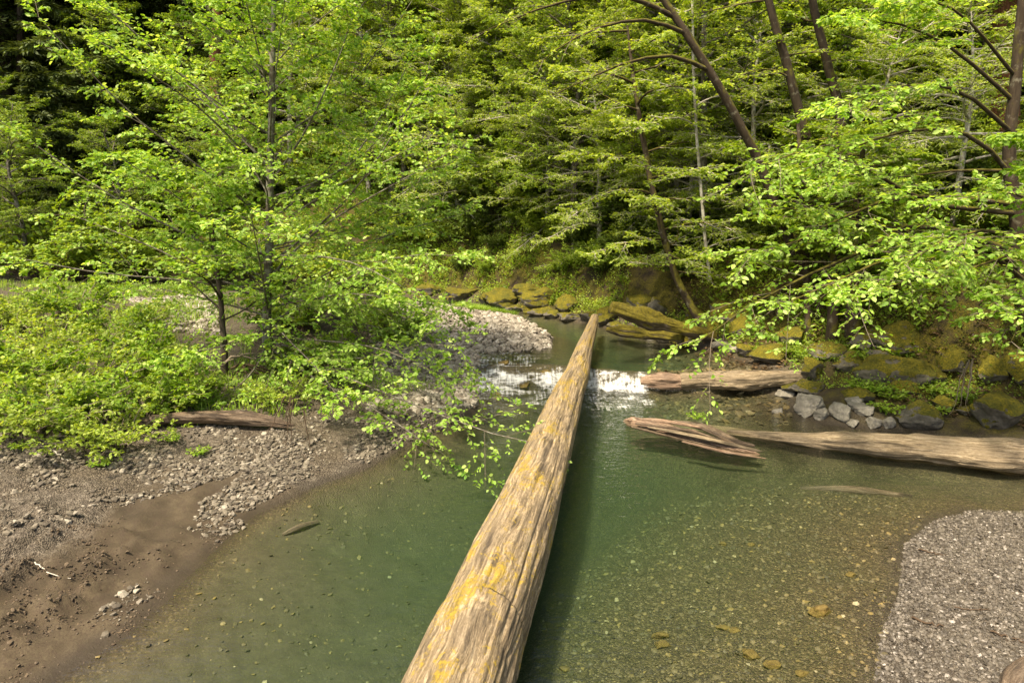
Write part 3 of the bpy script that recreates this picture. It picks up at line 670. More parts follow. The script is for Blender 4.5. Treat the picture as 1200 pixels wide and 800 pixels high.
# ------------------------------------------------------------------ boulders of the rocky bank
B = [
 ('large pale flat-topped boulder at the water edge of the rocky bank', 952, 484, 50, 26, 'rock_bare', 1, .25),
 ('small grey stone in the water just below the large pale boulder', 964, 492, 24, 15, 'rock_bare', 2, .2),
 ('rounded tan stone between the pale boulder and the mossy cube boulder', 988, 492, 28, 22, 'rock_bare', 3, .2),
 ('flat grey stone leaning behind the rounded tan stone', 1013, 487, 34, 16, 'rock_bare', 4, .2),
 ('small pale round stone touching the thick driftwood log', 1025, 503, 21, 13, 'rock_bare', 5, .2),
 ('grey wedge stone between the small round stone and the mossy cube boulder', 1043, 504, 20, 16, 'rock_bare', 6, .2),
 ('squarish grey boulder capped with moss behind the thick driftwood log', 1075, 506, 52, 34, 'rock_half', 7, .2),
 ('big rounded boulder fully coated in green moss at the end of the bank', 1172, 503, 68, 46, 'rock_moss', 8, .2),
 ('long slanting boulder with golden moss at the centre of the rock pile', 1052, 452, 78, 40, 'rock_moss', 9, .2),
 ('tilted mossy boulder beside the end of the pale driftwood log', 953, 448, 36, 32, 'rock_moss', 10, .2),
 ('dark angular boulder under the tilted mossy one', 945, 462, 46, 20, 'rock_half', 11, .2),
 ('flat low stone reaching into the water by the driftwood end', 920, 467, 30, 10, 'rock_bare', 12, .25),
 ('grey faced boulder with a moss patch above the pale flat-topped boulder', 1000, 438, 42, 26, 'rock_half', 13, .2),
 ('smooth boulder with a bare pale top and mossy side below the tree bases', 975, 422, 44, 22, 'rock_half', 14, .2),
 ('wide mossy boulder high on the bank under the overhanging leaves', 1062, 414, 70, 36, 'rock_moss', 15, .2),
 ('dull brown mossy boulder behind the long slanting one', 1020, 412, 48, 28, 'rock_half', 16, .2),
 ('low mossy boulder by the green ferns above the driftwood end', 905, 424, 60, 18, 'rock_moss', 17, .2),
 ('rounded mossy boulder hanging over the hanging roots', 1120, 440, 46, 34, 'rock_moss', 18, .2),
 ('dark mossy boulder behind the big rounded green one', 1165, 452, 50, 36, 'rock_moss', 19, .2),
 ('mossy boulder cut by the edge of the view above the big rounded one', 1205, 452, 50, 30, 'rock_moss', 20, .2),
 ('small mossy stone in the soil between the cube boulder and the long slanting one', 1010, 470, 44, 18, 'rock_moss', 21, .3),
 ('small mossy knob at the foot of the long slanting boulder', 1064, 462, 30, 16, 'rock_moss', 22, .2),
 ('flat mossy stone on the soil before the big rounded boulder', 1110, 478, 36, 12, 'rock_moss', 23, .3),
 ('dark grey stone in the soil beneath the hanging roots', 1138, 486, 26, 14, 'rock_half', 24, .3),
 ('mossy boulder with a white grey foot at the water past the long log', 782, 402, 30, 20, 'rock_half', 25, .2),
 ('rounded golden mossy boulder at the middle of the far bank rocks', 802, 402, 44, 30, 'rock_moss', 26, .2),
 ('mossy hump boulder where the leaning trunk meets the far bank rocks', 815, 385, 40, 26, 'rock_moss', 27, .2),
 ('grey boulder low at the waterline under the bright overhanging leaves', 845, 409, 24, 12, 'rock_bare', 28, .2),
 ('tan flat boulder at the waterline beside the overhanging spray', 862, 414, 20, 11, 'rock_bare', 29, .2),
 ('brown block boulder propped above the mossy log', 770, 372, 30, 26, 'rock_half', 30, .2),
 ('small grey waterline stone under the low mossy log', 762, 399, 20, 9, 'rock_bare', 31, .2),
 ('grey waterline boulder at the far side where the long log ends', 668, 377, 34, 13, 'rock_half', 32, .2),
 ('low dark boulder on the far bank beyond the cobble bar', 635, 370, 30, 11, 'rock_half', 33, .2),
 ('mossy ledge boulder on the far bank above the cobble bar', 590, 358, 60, 20, 'rock_moss', 34, .2),
 ('golden mossy ledge on the far bank beyond the stream', 640, 356, 60, 22, 'rock_moss', 35, .2),
 ('dark wet stone at the tip of the far gravel by the stream', 720, 386, 24, 10, 'rock_half', 36, .2),
 ('small dark stone breaking the water below the flat low stone', 913, 486, 14, 7, 'rock_bare', 37, .2),
 ('mossy boulder among the tree bases above the ferns', 930, 405, 50, 26, 'rock_moss', 38, .2),
 ('squat mossy boulder low under the bright overhanging leaves', 880, 418, 34, 16, 'rock_moss', 39, .2),
 ('wet brown stone splitting the white water of the small fall', 612, 456, 26, 9, 'rock_wet', 41, .35),
 ('wet stone at the bottom end of the white water next to the pebbles', 583, 468, 22, 8, 'rock_wet', 42, .35),
 ('dark stone poking out of the riffle above the white water', 640, 440, 16, 6, 'rock_wet', 43, .3),
 ('small wet stone where the riffle leaves the cobble bar', 592, 428, 18, 6, 'rock_wet', 44, .3),
 ('mossy boulder touching the raised end of the sloping mossy log', 712, 378, 34, 22, 'rock_moss', 45, .2),
 ('round golden mossy boulder behind the middle of the sloping mossy log', 752, 366, 44, 24, 'rock_moss', 46, .2),
 ('dark mossy boulder between the two mossy logs and the water', 735, 392, 30, 12, 'rock_half', 47, .2),
 ('broad mossy boulder past the lower end of the sloping mossy log', 835, 398, 44, 26, 'rock_moss', 48, .2),
 ('mossy boulder on the slope behind the leaning dark trunk', 850, 378, 50, 30, 'rock_moss', 49, .2),
 ('golden mossy boulder on the slope above the broad mossy one', 880, 392, 46, 26, 'rock_moss', 50, .2),
 ('small mossy boulder at the far waterline before the golden ledge', 620, 366, 26, 10, 'rock_moss', 51, .2),
 ('angular grey boulder half bare between the tree bases and the long slanting one', 1035, 430, 40, 22, 'rock_half', 52, .2),
 ('mossy slab boulder on the soil between the hanging roots and the long slanting boulder', 1095, 448, 42, 24, 'rock_moss', 53, .2),
 ('squat grey stone at the water beside the tan round one', 1000, 500, 18, 9, 'rock_bare', 54, .2),
 ('dark mossy rock at the far waterline under the golden ledge', 648, 373, 30, 14, 'rock_half', 71, .25),
 ('flat dark rock at the far waterline below the mossy ledge', 606, 366, 34, 12, 'rock_half', 72, .25),
 ('mossy rock closing the far end of the grass strip', 572, 358, 36, 15, 'rock_moss', 73, .25),
 ('broad low mossy rock on the bare bank above the grass strip', 540, 352, 46, 17, 'rock_moss', 74, .25),
 ('rounded mossy rock high behind the golden ledge', 668, 362, 40, 20, 'rock_moss', 75, .25),
 ('small dark rock just beyond the tip of the long log', 690, 374, 28, 12, 'rock_half', 76, .25),
 ('mossy rock half seen through the leafy alder at the head of the bar', 505, 347, 44, 18, 'rock_moss', 77, .25),
 ('mossy rock on the slope above the flat dark rock', 620, 350, 44, 20, 'rock_moss', 78, .25),
 ('grey stone on the soil right behind the small round pale stone', 1003, 478, 26, 14, 'rock_bare', 40, .2),
]
for b in B: boulder(b[0], b[1], b[2], b[3], b[4], M[b[5]], b[6], b[7], group='boulders of the rocky bank')
US = [(774, 752, 24, 'broad olive stone under water, first of two nearly touching by the long log'), (862, 744, 14, 'round yellowish stone under water beside a smaller one'), (848, 741, 16, 'dull brown stone under water touching the round yellowish one'),
 (848, 640, 12, 'small pale stone under shallow water, alone at the pool centre'), (998, 678, 16, 'thin yellow stone under water level with the top of the gravel bar'), (964, 725, 30, 'long flat amber stone on the bed near the gravel bar'),
 (908, 786, 22, 'orange stone under water near the bottom of the view'), (880, 774, 26, 'flat rusty stone under water above the orange one'), (776, 762, 22, 'lower olive slab stone under water by the long log'), (662, 787, 16, 'pale green stone on the bed close to the long log'), (882, 640, 10, 'small bluish stone under water past the pool centre'), (940, 795, 20, 'amber stone under water next to the orange one')]
for i, (a, b, w, lab) in enumerate(US):
    boulder(lab, a, b, w, w*.45, M['rock_wet'], 60+i, .25, name='riverbed_stone', group='larger stones on the river bed', flatd=.6, cat='stone')

# ------------------------------------------------------------------ plants
def spawn(P, m, t0, t1, ang, L, rg, curve=0., up=0., K=4, planar=.35, taper=.6):
    """children of each polyline in P (N,Kp,3): alternate to both sides in a roughly level plane"""
    Nn, Kp, _ = P.shape
    t = (np.linspace(t0, t1, m)[None]+rg.uniform(-.5, .5, (Nn, m))*(t1-t0)/m).clip(0.02, 1)
    f = t*(Kp-1); i = np.minimum(f.astype(int), Kp-2); fr = (f-i)[..., None]
    rows = np.arange(Nn)[:, None]
    base = P[rows, i]*(1-fr)+P[rows, i+1]*fr
    T = nrm(P[rows, i+1]-P[rows, i])
    side = nrm(np.cross(T, np.array([0, 0, 1.]))+1e-6)
    sg = np.where((np.arange(m)[None]+rg.integers(0, 2, (Nn, 1))) % 2 == 0, 1., -1.)[..., None]
    upv = np.cross(side, T)
    sd = nrm(side*sg+upv*rg.normal(0, planar, (Nn, m, 1)))
    a = (ang*rg.uniform(.75, 1.25, (Nn, m, 1)))
    D = nrm(T*np.cos(a)+sd*np.sin(a)+np.array([0, 0, up]))
    plen = np.linalg.norm(P[:, -1]-P[:, 0], axis=-1)[:, None]
    Ls = (L*plen if L < 0 else L)*np.ones((Nn, m)) if not callable(L) else L(plen, t)
    Ls = Ls*rg.uniform(.6, 1.25, (Nn, m))*(1-taper*t)
    u = np.linspace(0, 1, K)[None, None, :, None]
    bend = np.array([0, 0, curve])+rg.normal(0, .12, (Nn, m, 1, 3))
    Q = base[:, :, None]+Ls[..., None, None]*(D[:, :, None]*u+bend*u*u)
    return Q.reshape(-1, K, 3)
def leaves(P, m, size, rg, wr=.62, six=True, spread=.6, t0=.15, tilt=.45, hang=.15):
    Nn, K, _ = P.shape
    t = (np.linspace(t0, 1.0, m)[None]+rg.uniform(-.4, .4, (Nn, m))/m).clip(0, 1)
    f = t*(K-1); i = np.minimum(f.astype(int), K-2); fr = (f-i)[..., None]; rows = np.arange(Nn)[:, None]
    b = (P[rows, i]*(1-fr)+P[rows, i+1]*fr).reshape(-1, 3)
    T = nrm(P[rows, i+1]-P[rows, i]).reshape(-1, 3); n = len(b)
    side = nrm(np.cross(T, [0, 0, 1.])+1e-6)*rg.choice([-1., 1.], (n, 1))
    D = nrm(T*rg.uniform(.2, .9, (n, 1))+side*rg.uniform(.3, 1.1, (n, 1))+rg.normal(0, spread*.4, (n, 3))-np.array([0, 0, hang]))
    Nm = nrm(np.array([0, 0, 1.])+rg.normal(0, tilt, (n, 3))); X = nrm(np.cross(D, Nm)); Z = np.cross(X, D)
    s = size*rg.uniform(.45, 1.4, (n, 1)); b = b+D*s*.15
    w = s*wr*.5
    if six:
        V = np.stack([b, b+D*s*.3+X*w*.95+Z*s*.08, b+D*s*.68+X*w*.85+Z*s*.06, b+D*s-Z*s*.06, b+D*s*.68-X*w*.85+Z*s*.06, b+D*s*.3-X*w*.95+Z*s*.08], 1)
        F = np.array([[0, 1, 2, 3], [0, 3, 4, 5]])
    else:
        V = np.stack([b, b+D*s*.5+X*w+Z*s*.07, b+D*s, b+D*s*.5-X*w+Z*s*.07], 1); F = np.array([[0, 1, 2, 3]])
    return V.reshape(-1, 3), (F[None]+(np.arange(n)*V.shape[1])[:, None, None]).reshape(-1, F.shape[1])
def taper_tubes(P, r0, r1, sides):
    R = np.broadcast_to(np.linspace(0, 1, P.shape[1])[None], P.shape[:2]); r0 = np.broadcast_to(np.atleast_1d(r0)[:, None], (len(P), 1)); return tubes(P, r0+(r1-r0)*R, sides)
def build(parent, part, pieces):
    """pieces: (V, F, grain or None, material) joined in one mesh under parent"""
    Vs, Fs, gs, mi, mats, n = [], {}, [], {}, [], 0
    for Vv, Ff, gg, mt in pieces:
        if not len(Ff): continue
        if mt not in mats: mats.append(mt)
        Vs.append(Vv); gs.append(gg if gg is not None else np.zeros_like(Vv))
        Fs.setdefault(Ff.shape[1], []).append(Ff+n); mi.setdefault(Ff.shape[1], []).append(np.full(len(Ff), mats.index(mt))); n += len(Vv)
    ks = sorted(Fs)
    me = mesh(part, np.vstack(Vs), [np.vstack(Fs[k]) for k in ks], [M[q] for q in mats], True, np.concatenate([np.concatenate(mi[k]) for k in ks]), {'grain': ('FLOAT_VECTOR', np.vstack(gs))})
    return link(part, me, parent)
def auto_limbs(trunk, n, t0, t1, length, elev, rg, droop=-.12, K=8, az=None):
    out = []
    tr = resample(trunk, 60)
    for k in range(n):
        t = t0+(t1-t0)*(k+rg.uniform(-.3, .3))/max(n-1, 1); t = min(max(t, .01), .99)
        a = k*2.399+rg.uniform(-.4, .4) if az is None else az(k, rg)
        e = elev(t)+rg.normal(0, .12); L = length(t)*rg.uniform(.75, 1.15)
        d = np.array([cos(a)*cos(e), sin(a)*cos(e), sin(e)]); u = np.linspace(0, 1, K)[:, None]
        wv = rg.normal(0, .04, 3)
        out.append(tr[int(t*59)]+L*(d*u+np.array([0, 0, droop])*u*u+wv*np.sin(u*pi*1.5)))
    return out
def make_tree(name, label, cat, trunk, rad, limbs, leafmat, bark, twig, rg, group=None, nsec=12, ntw=7, nlf=9, lsize_=.09, sec=.38, tw=.34, six=True, limb_r=.3, planar=.35, wr=.62, tilt=.45, droop=-.12, sides=12, leafy=.15, loc=None, t0=.12):
    """trunk: points relative to the base; parts: trunk (with its limbs) and crown (twigs with leaves)"""
    o = empty(name, loc, label, cat, group)
    T = resample(np.column_stack([np.array(trunk, float), rad]), 40)
    wob = fbm(np.linspace(0, 6, 40), np.zeros(40), octv=2, seed=int(rg.integers(99)))
    T[:, 0] += wob*T[:, 3]*.35
    Vt, Ft, gt = tubes(T[None, :, :3], T[None, :, 3], sides)
    pcs = [(Vt, Ft, gt, bark)]
    LP = np.array([resample(l, 8) for l in limbs])
    Ll = np.linalg.norm(LP[:, -1]-LP[:, 0], axis=1)
    r0 = np.clip(.006+.0125*Ll, .01, T[0, 3]*.6)*limb_r/.3
    v, f, g_ = taper_tubes(LP, r0, .006, 6); pcs.append((v, f, g_, bark))
    build(o, 'trunk', pcs)
    S2 = spawn(LP, nsec, t0, 1, .85, lambda pl, t: sec*pl+.15, rg, curve=droop, up=.08, K=5, planar=planar)
    v, f, g2 = taper_tubes(S2, .008*limb_r/.3, .003, 4); cp = [(v, f, g2, twig)]
    T3 = spawn(np.concatenate([S2, resamp_tail(LP)]), ntw, .15, 1, .8, lambda pl, t: tw*pl+.08, rg, curve=droop, up=.03, K=4, planar=planar)
    v, f, g3 = taper_tubes(T3, .004*limb_r/.3, .0015, 3); cp.append((v, f, g3, twig))
    v, f = leaves(T3, nlf, lsize_, rg, wr, six, tilt=tilt, t0=leafy); cp.append((v, f, None, leafmat))
    build(o, 'crown', cp)
    return o
def resamp_tail(LP):
    return np.array([resample(l[-3:], 5) for l in LP])
def px_path(pts, base):
    """(px, py, Y) view spots at a distance -> path relative to base"""
    return [aty(a, b, y)-base for a, b, y in pts]

# ---- the leafy alder on the near bank
rg = np.random.default_rng(11)
b0 = gp(312, 432); Y0 = b0[1]
tk = px_path([(312, 436, Y0), (313, 380, Y0), (315, 300, Y0), (316, 200, Y0-.1), (318, 100, Y0-.1), (321, 0, Y0-.1), (324, -110, Y0)], b0)
H0 = tk[-1][2]
lim = auto_limbs(tk, 40, .12, .97, lambda t: 4.2*(1-t)**.6+1.2, lambda t: radians(18+38*t), rg, droop=-.06)
hand = [
 [(315, 330, Y0), (240, 285, Y0-.5), (140, 235, Y0-1.0), (0, 142, Y0-1.5)],
 [(316, 260, Y0), (240, 200, Y0-.8), (150, 130, Y0-1.4), (45, 20, Y0-1.8)],
 [(317, 200, Y0), (250, 120, Y0+.4), (170, 50, Y0+.6), (90, -30, Y0+.8)],
 [(315, 350, Y0), (230, 330, Y0-.6), (120, 320, Y0-1.2), (10, 300, Y0-1.6)],
 [(315, 310, Y0), (390, 250, Y0-.6), (440, 190, Y0-1), (500, 90, Y0-1.2)],
 [(317, 215, Y0), (360, 150, Y0-.4), (400, 60, Y0-.5), (425, -20, Y0-.6)],
 [(313, 380, Y0), (400, 330, Y0-1), (470, 300, Y0-1.8), (540, 300, Y0-2.4)],
 [(313, 395, Y0), (390, 400, Y0-.8), (450, 410, Y0-1.6), (520, 440, Y0-2.2)],
 [(312, 410, Y0), (400, 440, Y0-1.6), (500, 480, Y0-2.8), (590, 512, Y0-3.7), (640, 522, Y0-4.1)],
 [(312, 405, Y0), (380, 450, Y0-1.6), (440, 480, Y0-2.6), (500, 520, Y0-3.4)],
 [(312, 400, Y0), (300, 430, Y0-1.4), (270, 460, Y0-2.3), (225, 490, Y0-3.0)],
 [(312, 385, Y0), (280, 400, Y0-1.2), (240, 410, Y0-2.2), (190, 420, Y0-3.0)],
 [(313, 370, Y0), (340, 400, Y0-1.4), (370, 430, Y0-2.6), (400, 470, Y0-3.4)],
 [(313, 350, Y0), (420, 350, Y0+.5), (480, 350, Y0+.8), (540, 370, Y0+1)],
 [(315, 290, Y0), (420, 260, Y0+.6), (480, 220, Y0+.9), (530, 190, Y0+1)],
 [(316, 240, Y0), (400, 200, Y0), (450, 130, Y0), (490, 50, Y0)],
 [(314, 340, Y0), (260, 330, Y0+.6), (180, 290, Y0+1), (80, 250, Y0+1.2)],
 [(313, 400, Y0), (420, 420, Y0-.5), (520, 400, Y0-1), (560, 440, Y0-1.2)],
]
hand += [[(316, 270, Y0), (400, 215, Y0-.8), (470, 180, Y0-1.3), (520, 150, Y0-1.6)], [(315, 320, Y0), (410, 290, Y0+1), (490, 265, Y0+1.5), (545, 250, Y0+1.8)], [(314, 360, Y0), (400, 345, Y0-1.3), (460, 350, Y0-2), (510, 370, Y0-2.6)],
 [(317, 170, Y0), (400, 110, Y0+.6), (450, 50, Y0+.9), (490, -10, Y0+1)], [(314, 345, Y0), (390, 370, Y0+1.2), (450, 385, Y0+2), (510, 395, Y0+2.6)], [(318, 120, Y0), (270, 60, Y0-.6), (220, 10, Y0-.9), (170, -60, Y0-1)], [(315, 300, Y0), (370, 300, Y0-1.6), (420, 310, Y0-2.6), (470, 335, Y0-3.2)]]
lim += [px_path(q, b0) for q in hand]
make_tree('alder_tree', 'leafy young alder with bright green leaves on the near bank beside the creek', 'tree', tk, [.125, .10, .09, .078, .062, .045, .03], lim, 'leaf_bright', 'bark_gray', 'twig_gray', rg, nsec=12, ntw=8, nlf=11, lsize_=.078, sec=.34, tw=.42, planar=.5, tilt=.65, loc=b0, limb_r=.12)
rg = np.random.default_rng(12)
b1 = gp(262, 440)
tk = px_path([(264, 442, b1[1]), (262, 400, b1[1]), (258, 340, b1[1]), (250, 270, b1[1]), (244, 200, b1[1])], b1)
make_tree('alder_tree', 'slim dark stemmed sapling standing close beside the leafy alder', 'tree', tk, [.07, .06, .05, .035, .02], auto_limbs(tk, 14, .3, 1, lambda t: 1.6*(1-t)+.7, lambda t: radians(30), rg), 'leaf_bright', 'bark_brown', 'twig_brown', rg, nsec=7, ntw=5, nlf=7, lsize_=.09, loc=b1)

# ---- prototypes for the trees beyond the stream
def proto_alder(label, seed, H, lean, leafmat, bark, twig, n=34, spread=3.4, lsz=.088, group=None, dens=(13, 9, 10), el=(5, 35), t0=.22, r=.11):
    rg = np.random.default_rng(seed)
    tk = [(0, 0, -.3), (lean*.2, 0, H*.3), (lean*.55, rg.normal(0, .2), H*.65), (lean, rg.normal(0, .3), H)]
    lm = auto_limbs(tk, n, t0, .98, lambda t: spread*(1-t)**.5*(.7+.6*t)+.8, lambda t: radians(el[0]+(el[1]-el[0])*t), rg, droop=-.08)
    return make_tree('alder_tree', label, 'tree', tk, [r*1.2, r, r*.65, .02], lm, leafmat, bark, twig, rg, group, *dens, lsize_=lsz, sec=.36, tw=.42, six=False, planar=.42, wr=.6, tilt=.6, leafy=.1, loc=(0, 0, -200), sides=10, limb_r=.36)
GH = 'alders crowding the far bank and hillside'
PR = [proto_alder('a', 101, 11, -1.2, 'leaf_mid', 'bark_pale', 'twig_pale', group=GH),
      proto_alder('b', 102, 12.5, .8, 'leaf_mid', 'bark_gray', 'twig_gray', n=38, spread=3.8, group=GH),
      proto_alder('c', 103, 9, -.4, 'leaf_green', 'bark_gray', 'twig_gray', n=30, spread=3.2, group=GH),
      proto_alder('d', 104, 13, 1.6, 'leaf_mid', 'bark_pale', 'twig_pale', n=30, spread=3.0, el=(-5, 25), t0=.12, group=GH)]
def put(pr, x, y, rz, sc, label, dz=0., cat=None, group='', name=None):
    used = pr.get('used_')
    o = copy_tree(pr) if used else pr
    pr['used_'] = 1
    if 'used_' in o.keys() and o is not pr: del o['used_']
    o.location = (x, y, gz(x, y)+dz); o.rotation_euler = (0, 0, rz); o.scale = (sc,)*3
    o['label'] = label
    if group: o['group'] = group
    return o
def putpx(pr, px, Y, rz, sc, label, **kw):
    x = (px-600)/FPX*Y*1.02; return put(pr, x, Y, rz, sc, label, **kw)
placed = []
NEAR = [
 (0, 790, 24.5, 0.2, .95, 'tall pale stemmed alder with bare horizontal twigs rising above the mossy log'),
 (3, 738, 26.0, 2.4, .85, 'pale leaning alder just behind the end of the long log'),
 (1, 690, 28.5, 1.0, .95, 'grey alder standing straight above the far end of the long log'),
 (1, 600, 32.0, 3.9, .9, 'broad alder over the mossy ledges beyond the cobble bar'),
 (2, 545, 32.5, 5.0, 1.1, 'bushy alder beyond the upper end of the cobble bar'),
 (0, 640, 31.0, 2.0, 1.0, 'pale alder on the slope between the ledges and the log end'),
 (3, 850, 24.0, 4.4, .9, 'slender pale alder behind the bright overhanging spray'),
 (2, 760, 29.0, .5, 1.2, 'dense green alder in the second row above the mossy log'),
 (2, 905, 23.5, 3.0, .9, 'green alder on the slope above the ferns'),
 (1, 480, 33.5, 2.2, 1.0, 'tall alder filling the gap behind the near leafy alder'),
 (2, 1000, 21.5, 1.5, .85, 'green alder behind the three mossy trunk bases'),
 (2, 1110, 20.5, 4.0, .95, 'shaded alder high behind the hanging roots'),
]
for k, px, Y, rz, sc, lab in NEAR: putpx(PR[k], px, Y, rz, sc, lab)
PE = proto_alder('e', 105, 8, -.5, 'leaf_mid', 'bark_pale', 'twig_pale', n=34, spread=3.9, el=(-12, 30), t0=.06, group=GH, dens=(13, 8, 9))
for px, Y, rz, sc, lab in [(700, 25.2, .3, .8, 'low spreading alder trailing its twigs over the end of the long log'), (640, 28.0, 1.6, .85, 'low spreading alder with pale bare twigs over the golden mossy ledge'),
   (575, 31.0, 2.8, .95, 'low spreading alder over the mossy ledge past the grass strip'), (800, 22.5, 4.0, .7, 'low spreading alder behind the rounded golden boulder'), (870, 21.0, 5.2, .75, 'low spreading alder above the stones at the waterline'),
   (510, 33.0, .9, .95, 'low spreading alder at the head of the cobble bar'), (740, 27.5, 2.2, 1.0, 'low spreading alder one row behind the sloping mossy log'), (1000, 18.5, 3.3, .6, 'low spreading alder over the wide mossy boulder'), (1100, 17.0, 1.1, .6, 'low spreading alder above the boulder with hanging roots')]:
    putpx(PE, px, Y, rz, sc, lab)
for x, y, sc, lab in [(-23, 32.5, .85, 'full green alder at the view edge behind the gravel flat'), (-19.5, 34.5, .8, 'full green alder just inside the one at the view edge'), (-26, 36, 1.0, 'taller green alder behind the one at the view edge'), (-15, 36, .9, 'green alder in the gap between the shrubby edge and the conifers')]:
    put(PR[2], x, y, x, sc, lab)
rg = np.random.default_rng(54)
for k in range(50):
    x = rg.uniform(-7, 11); y = rg.uniform(19, 36); d = float(hill_sd(np.array([x]), np.array([y]))[0])
    if d < 1.2 or d > 9 or abs(x) > y*.8: continue
    put([PE, PR[1], PE, PR[2]][k % 4], x, y, rg.uniform(0, 6.28), rg.uniform(.7, 1.1), 'low spreading alder in the thick growth of the far bank', group=GH)
rg = np.random.default_rng(55)
for k in range(190):
    x = rg.uniform(-40, 34); y = rg.uniform(26, 60)
    if abs(x) > y*.85 or float(hill_sd(np.array([x]), np.array([y]))[0]) < 2.5: continue
    right = x > 10
    put(PR[int(rg.choice([0, 1, 2, 2, 3] if not right else [2, 2, 1])) if x > -14 else 2], x, y, rg.uniform(0, 6.28), rg.uniform(.95, 1.35), 'yellow green alder merging into the wooded slope beyond the creek', group=GH)

# ---- conifers
def proto_conifer(seed, H, mat, label, bark='bark_brown', spread=3.2, t0=.1):
    rg = np.random.default_rng(seed); tk = [(0, 0, -.5), (0, 0, H*.5), (rg.normal(0, .2), 0, H)]
    lm = auto_limbs(tk, int(H*7), t0, .995, lambda t: spread*(1-t)**.8+.25, lambda t: radians(-8+30*t), rg, droop=-.16, K=6)
    return make_tree('conifer_tree', label, 'tree', tk, [.3, .18, .02], lm, mat, bark, 'twig_brown', rg, 'conifers on the slope', 12, 6, 7, lsize_=.26, sec=.26, tw=.3, six=False, planar=.15, wr=.28, tilt=.35, leafy=.05, loc=(0, 0, -200), droop=-.2)
C1 = proto_conifer(201, 16, 'needle', 'c'); C2 = proto_conifer(202, 10, 'needle_soft', 'c2', spread=2.6)
CG = 'conifers on the wooded slope'
put(C2, -24.5, 36.5, 1, 1.0, 'small soft green conifer standing before the dark conifers', group=CG)
put(C2, -22.0, 41, 3, .9, 'second small conifer just beyond the soft green one', group=CG)
for k in range(70):
    x = rg.uniform(-60, 44); y = rg.uniform(42, 80) if x > -20 else rg.uniform(41, 72)
    if abs(x) > y*.85: continue
    put(C1, x, y, rg.uniform(0, 6.28), rg.uniform(1, 1.7), 'dark conifer in the shaded forest above the alders', group=CG)
for x, y in [(17, 25), (21, 28), (14, 30), (19, 34), (24, 33), (12, 36), (26, 40)]:
    put(C1, x, y, rg.uniform(0, 6.28), rg.uniform(.9, 1.3), 'dark conifer among the reddish trunks of the steep bank', group=CG)
# ---- reddish bare trunks
def bare_trunk(label, px, y0, y1, Y, r, px1=None, bark='bark_red', name='redwood_tree'):
    base = aty(px, y0, Y); gzv = gz(base[0], base[1]); base[2] = gzv-.3
    top = aty(px1 or px, y1, Y)
    rg = np.random.default_rng(int(px)); tk = [(0, 0, 0), (top-base)*.5, top-base]
    lm = auto_limbs(tk, 26, .35, .98, lambda t: 2.6*(1-t*.5), lambda t: radians(-5), rg, droop=-.2)
    return make_tree(name, label, 'tree', tk, [r, r*.85, r*.6], lm, 'needle_soft', bark, 'twig_brown', rg, None, 10, 4, 5, lsize_=.22, sec=.26, tw=.3, six=False, planar=.15, wr=.3, leafy=.05, loc=base, sides=20)
bare_trunk('straight reddish redwood trunk showing over the crown of the leafy alder', 259, 300, -260, 40, .32)
bare_trunk('thick shaded redwood trunk behind the arching limbs near the edge', 1158, 300, -320, 20, .38, 1168)
bare_trunk('second redwood trunk close beside the thick shaded one', 1120, 290, -300, 24, .34, 1124)
bare_trunk('dim reddish trunk between the mossy leaning trunks and the redwoods', 1040, 290, -260, 26, .24, 1034)
bare_trunk('dark slim trunk rising behind the small soft conifers', 30, 300, -260, 42, .2, 28, 'bark_brown', 'conifer_tree')

# ---- leaning mossy trunks of the slope
def lean_tree(label, pts, rad, limbs, leafmat='leaf_mid', seed=0, auto=10, lsz=.1, bark='bark_moss', twig='twig_gray', name='alder_tree', group=None, dens=(11, 8, 8), alen=2.4, six=False, el=15, t0=.35, planar=.25, ll=.12, limb_r=.3):
    rg = np.random.default_rng(seed); base = aty(*pts[0]); tk = px_path(pts, base)
    lm = [px_path(q, base) for q in limbs]
    if auto: lm += auto_limbs(tk, auto, t0, .98, lambda t: alen, lambda t: radians(el), rg)
    return make_tree(name, label, 'tree', tk, rad, lm, leafmat, bark, twig, rg, group, *dens, lsize_=lsz, sec=.32, tw=.36, six=six, planar=planar, loc=base, sides=16, t0=ll, limb_r=limb_r)
lean_tree('mossy trunk leaning steeply over the stream with long bare arching limbs', [(985, 405, 17.2), (930, 290, 17), (893, 200, 16.8), (865, 140, 16.6), (815, 55, 16.4), (775, -5, 16.4), (740, -60, 16.4)], [.14, .12, .11, .10, .09, .075, .06],
 [[(835, 85, 16.5), (790, 66, 16), (740, 72, 15.6), (690, 92, 15.4), (635, 118, 15.2)], [(805, 40, 16.4), (760, 24, 16), (710, 30, 15.6), (665, 50, 15.4), (622, 82, 15.2)], [(790, 20, 16.4), (730, -5, 16), (650, 5, 15.6), (560, 40, 15.4)]], seed=61, auto=0, dens=(7, 4, 5), lsz=.085, ll=.45, bark='bark_moss', limb_r=.3)
lean_tree('mossy trunk bending upward, middle one of the leaning three, with a golden mossy side limb', [(985, 400, 18), (955, 210, 18), (928, 100, 18), (912, 45, 18), (898, -5, 18), (885, -60, 18)], [.14, .125, .11, .10, .09, .08],
 [[(927, 92, 18), (905, 82, 17.8), (880, 84, 17.6), (855, 96, 17.4)]], seed=62, auto=3, dens=(7, 4, 5), alen=1.8, t0=.75)
lean_tree('dark mossy trunk leaning the same way, last of the leaning three', [(1010, 400, 18.5), (990, 170, 18.5), (972, 85, 18.5), (955, 20, 18.5), (945, -50, 18.5)], [.14, .125, .11, .10, .08], [], seed=63, auto=3, leafmat='leaf_green', t0=.75, alen=1.8)
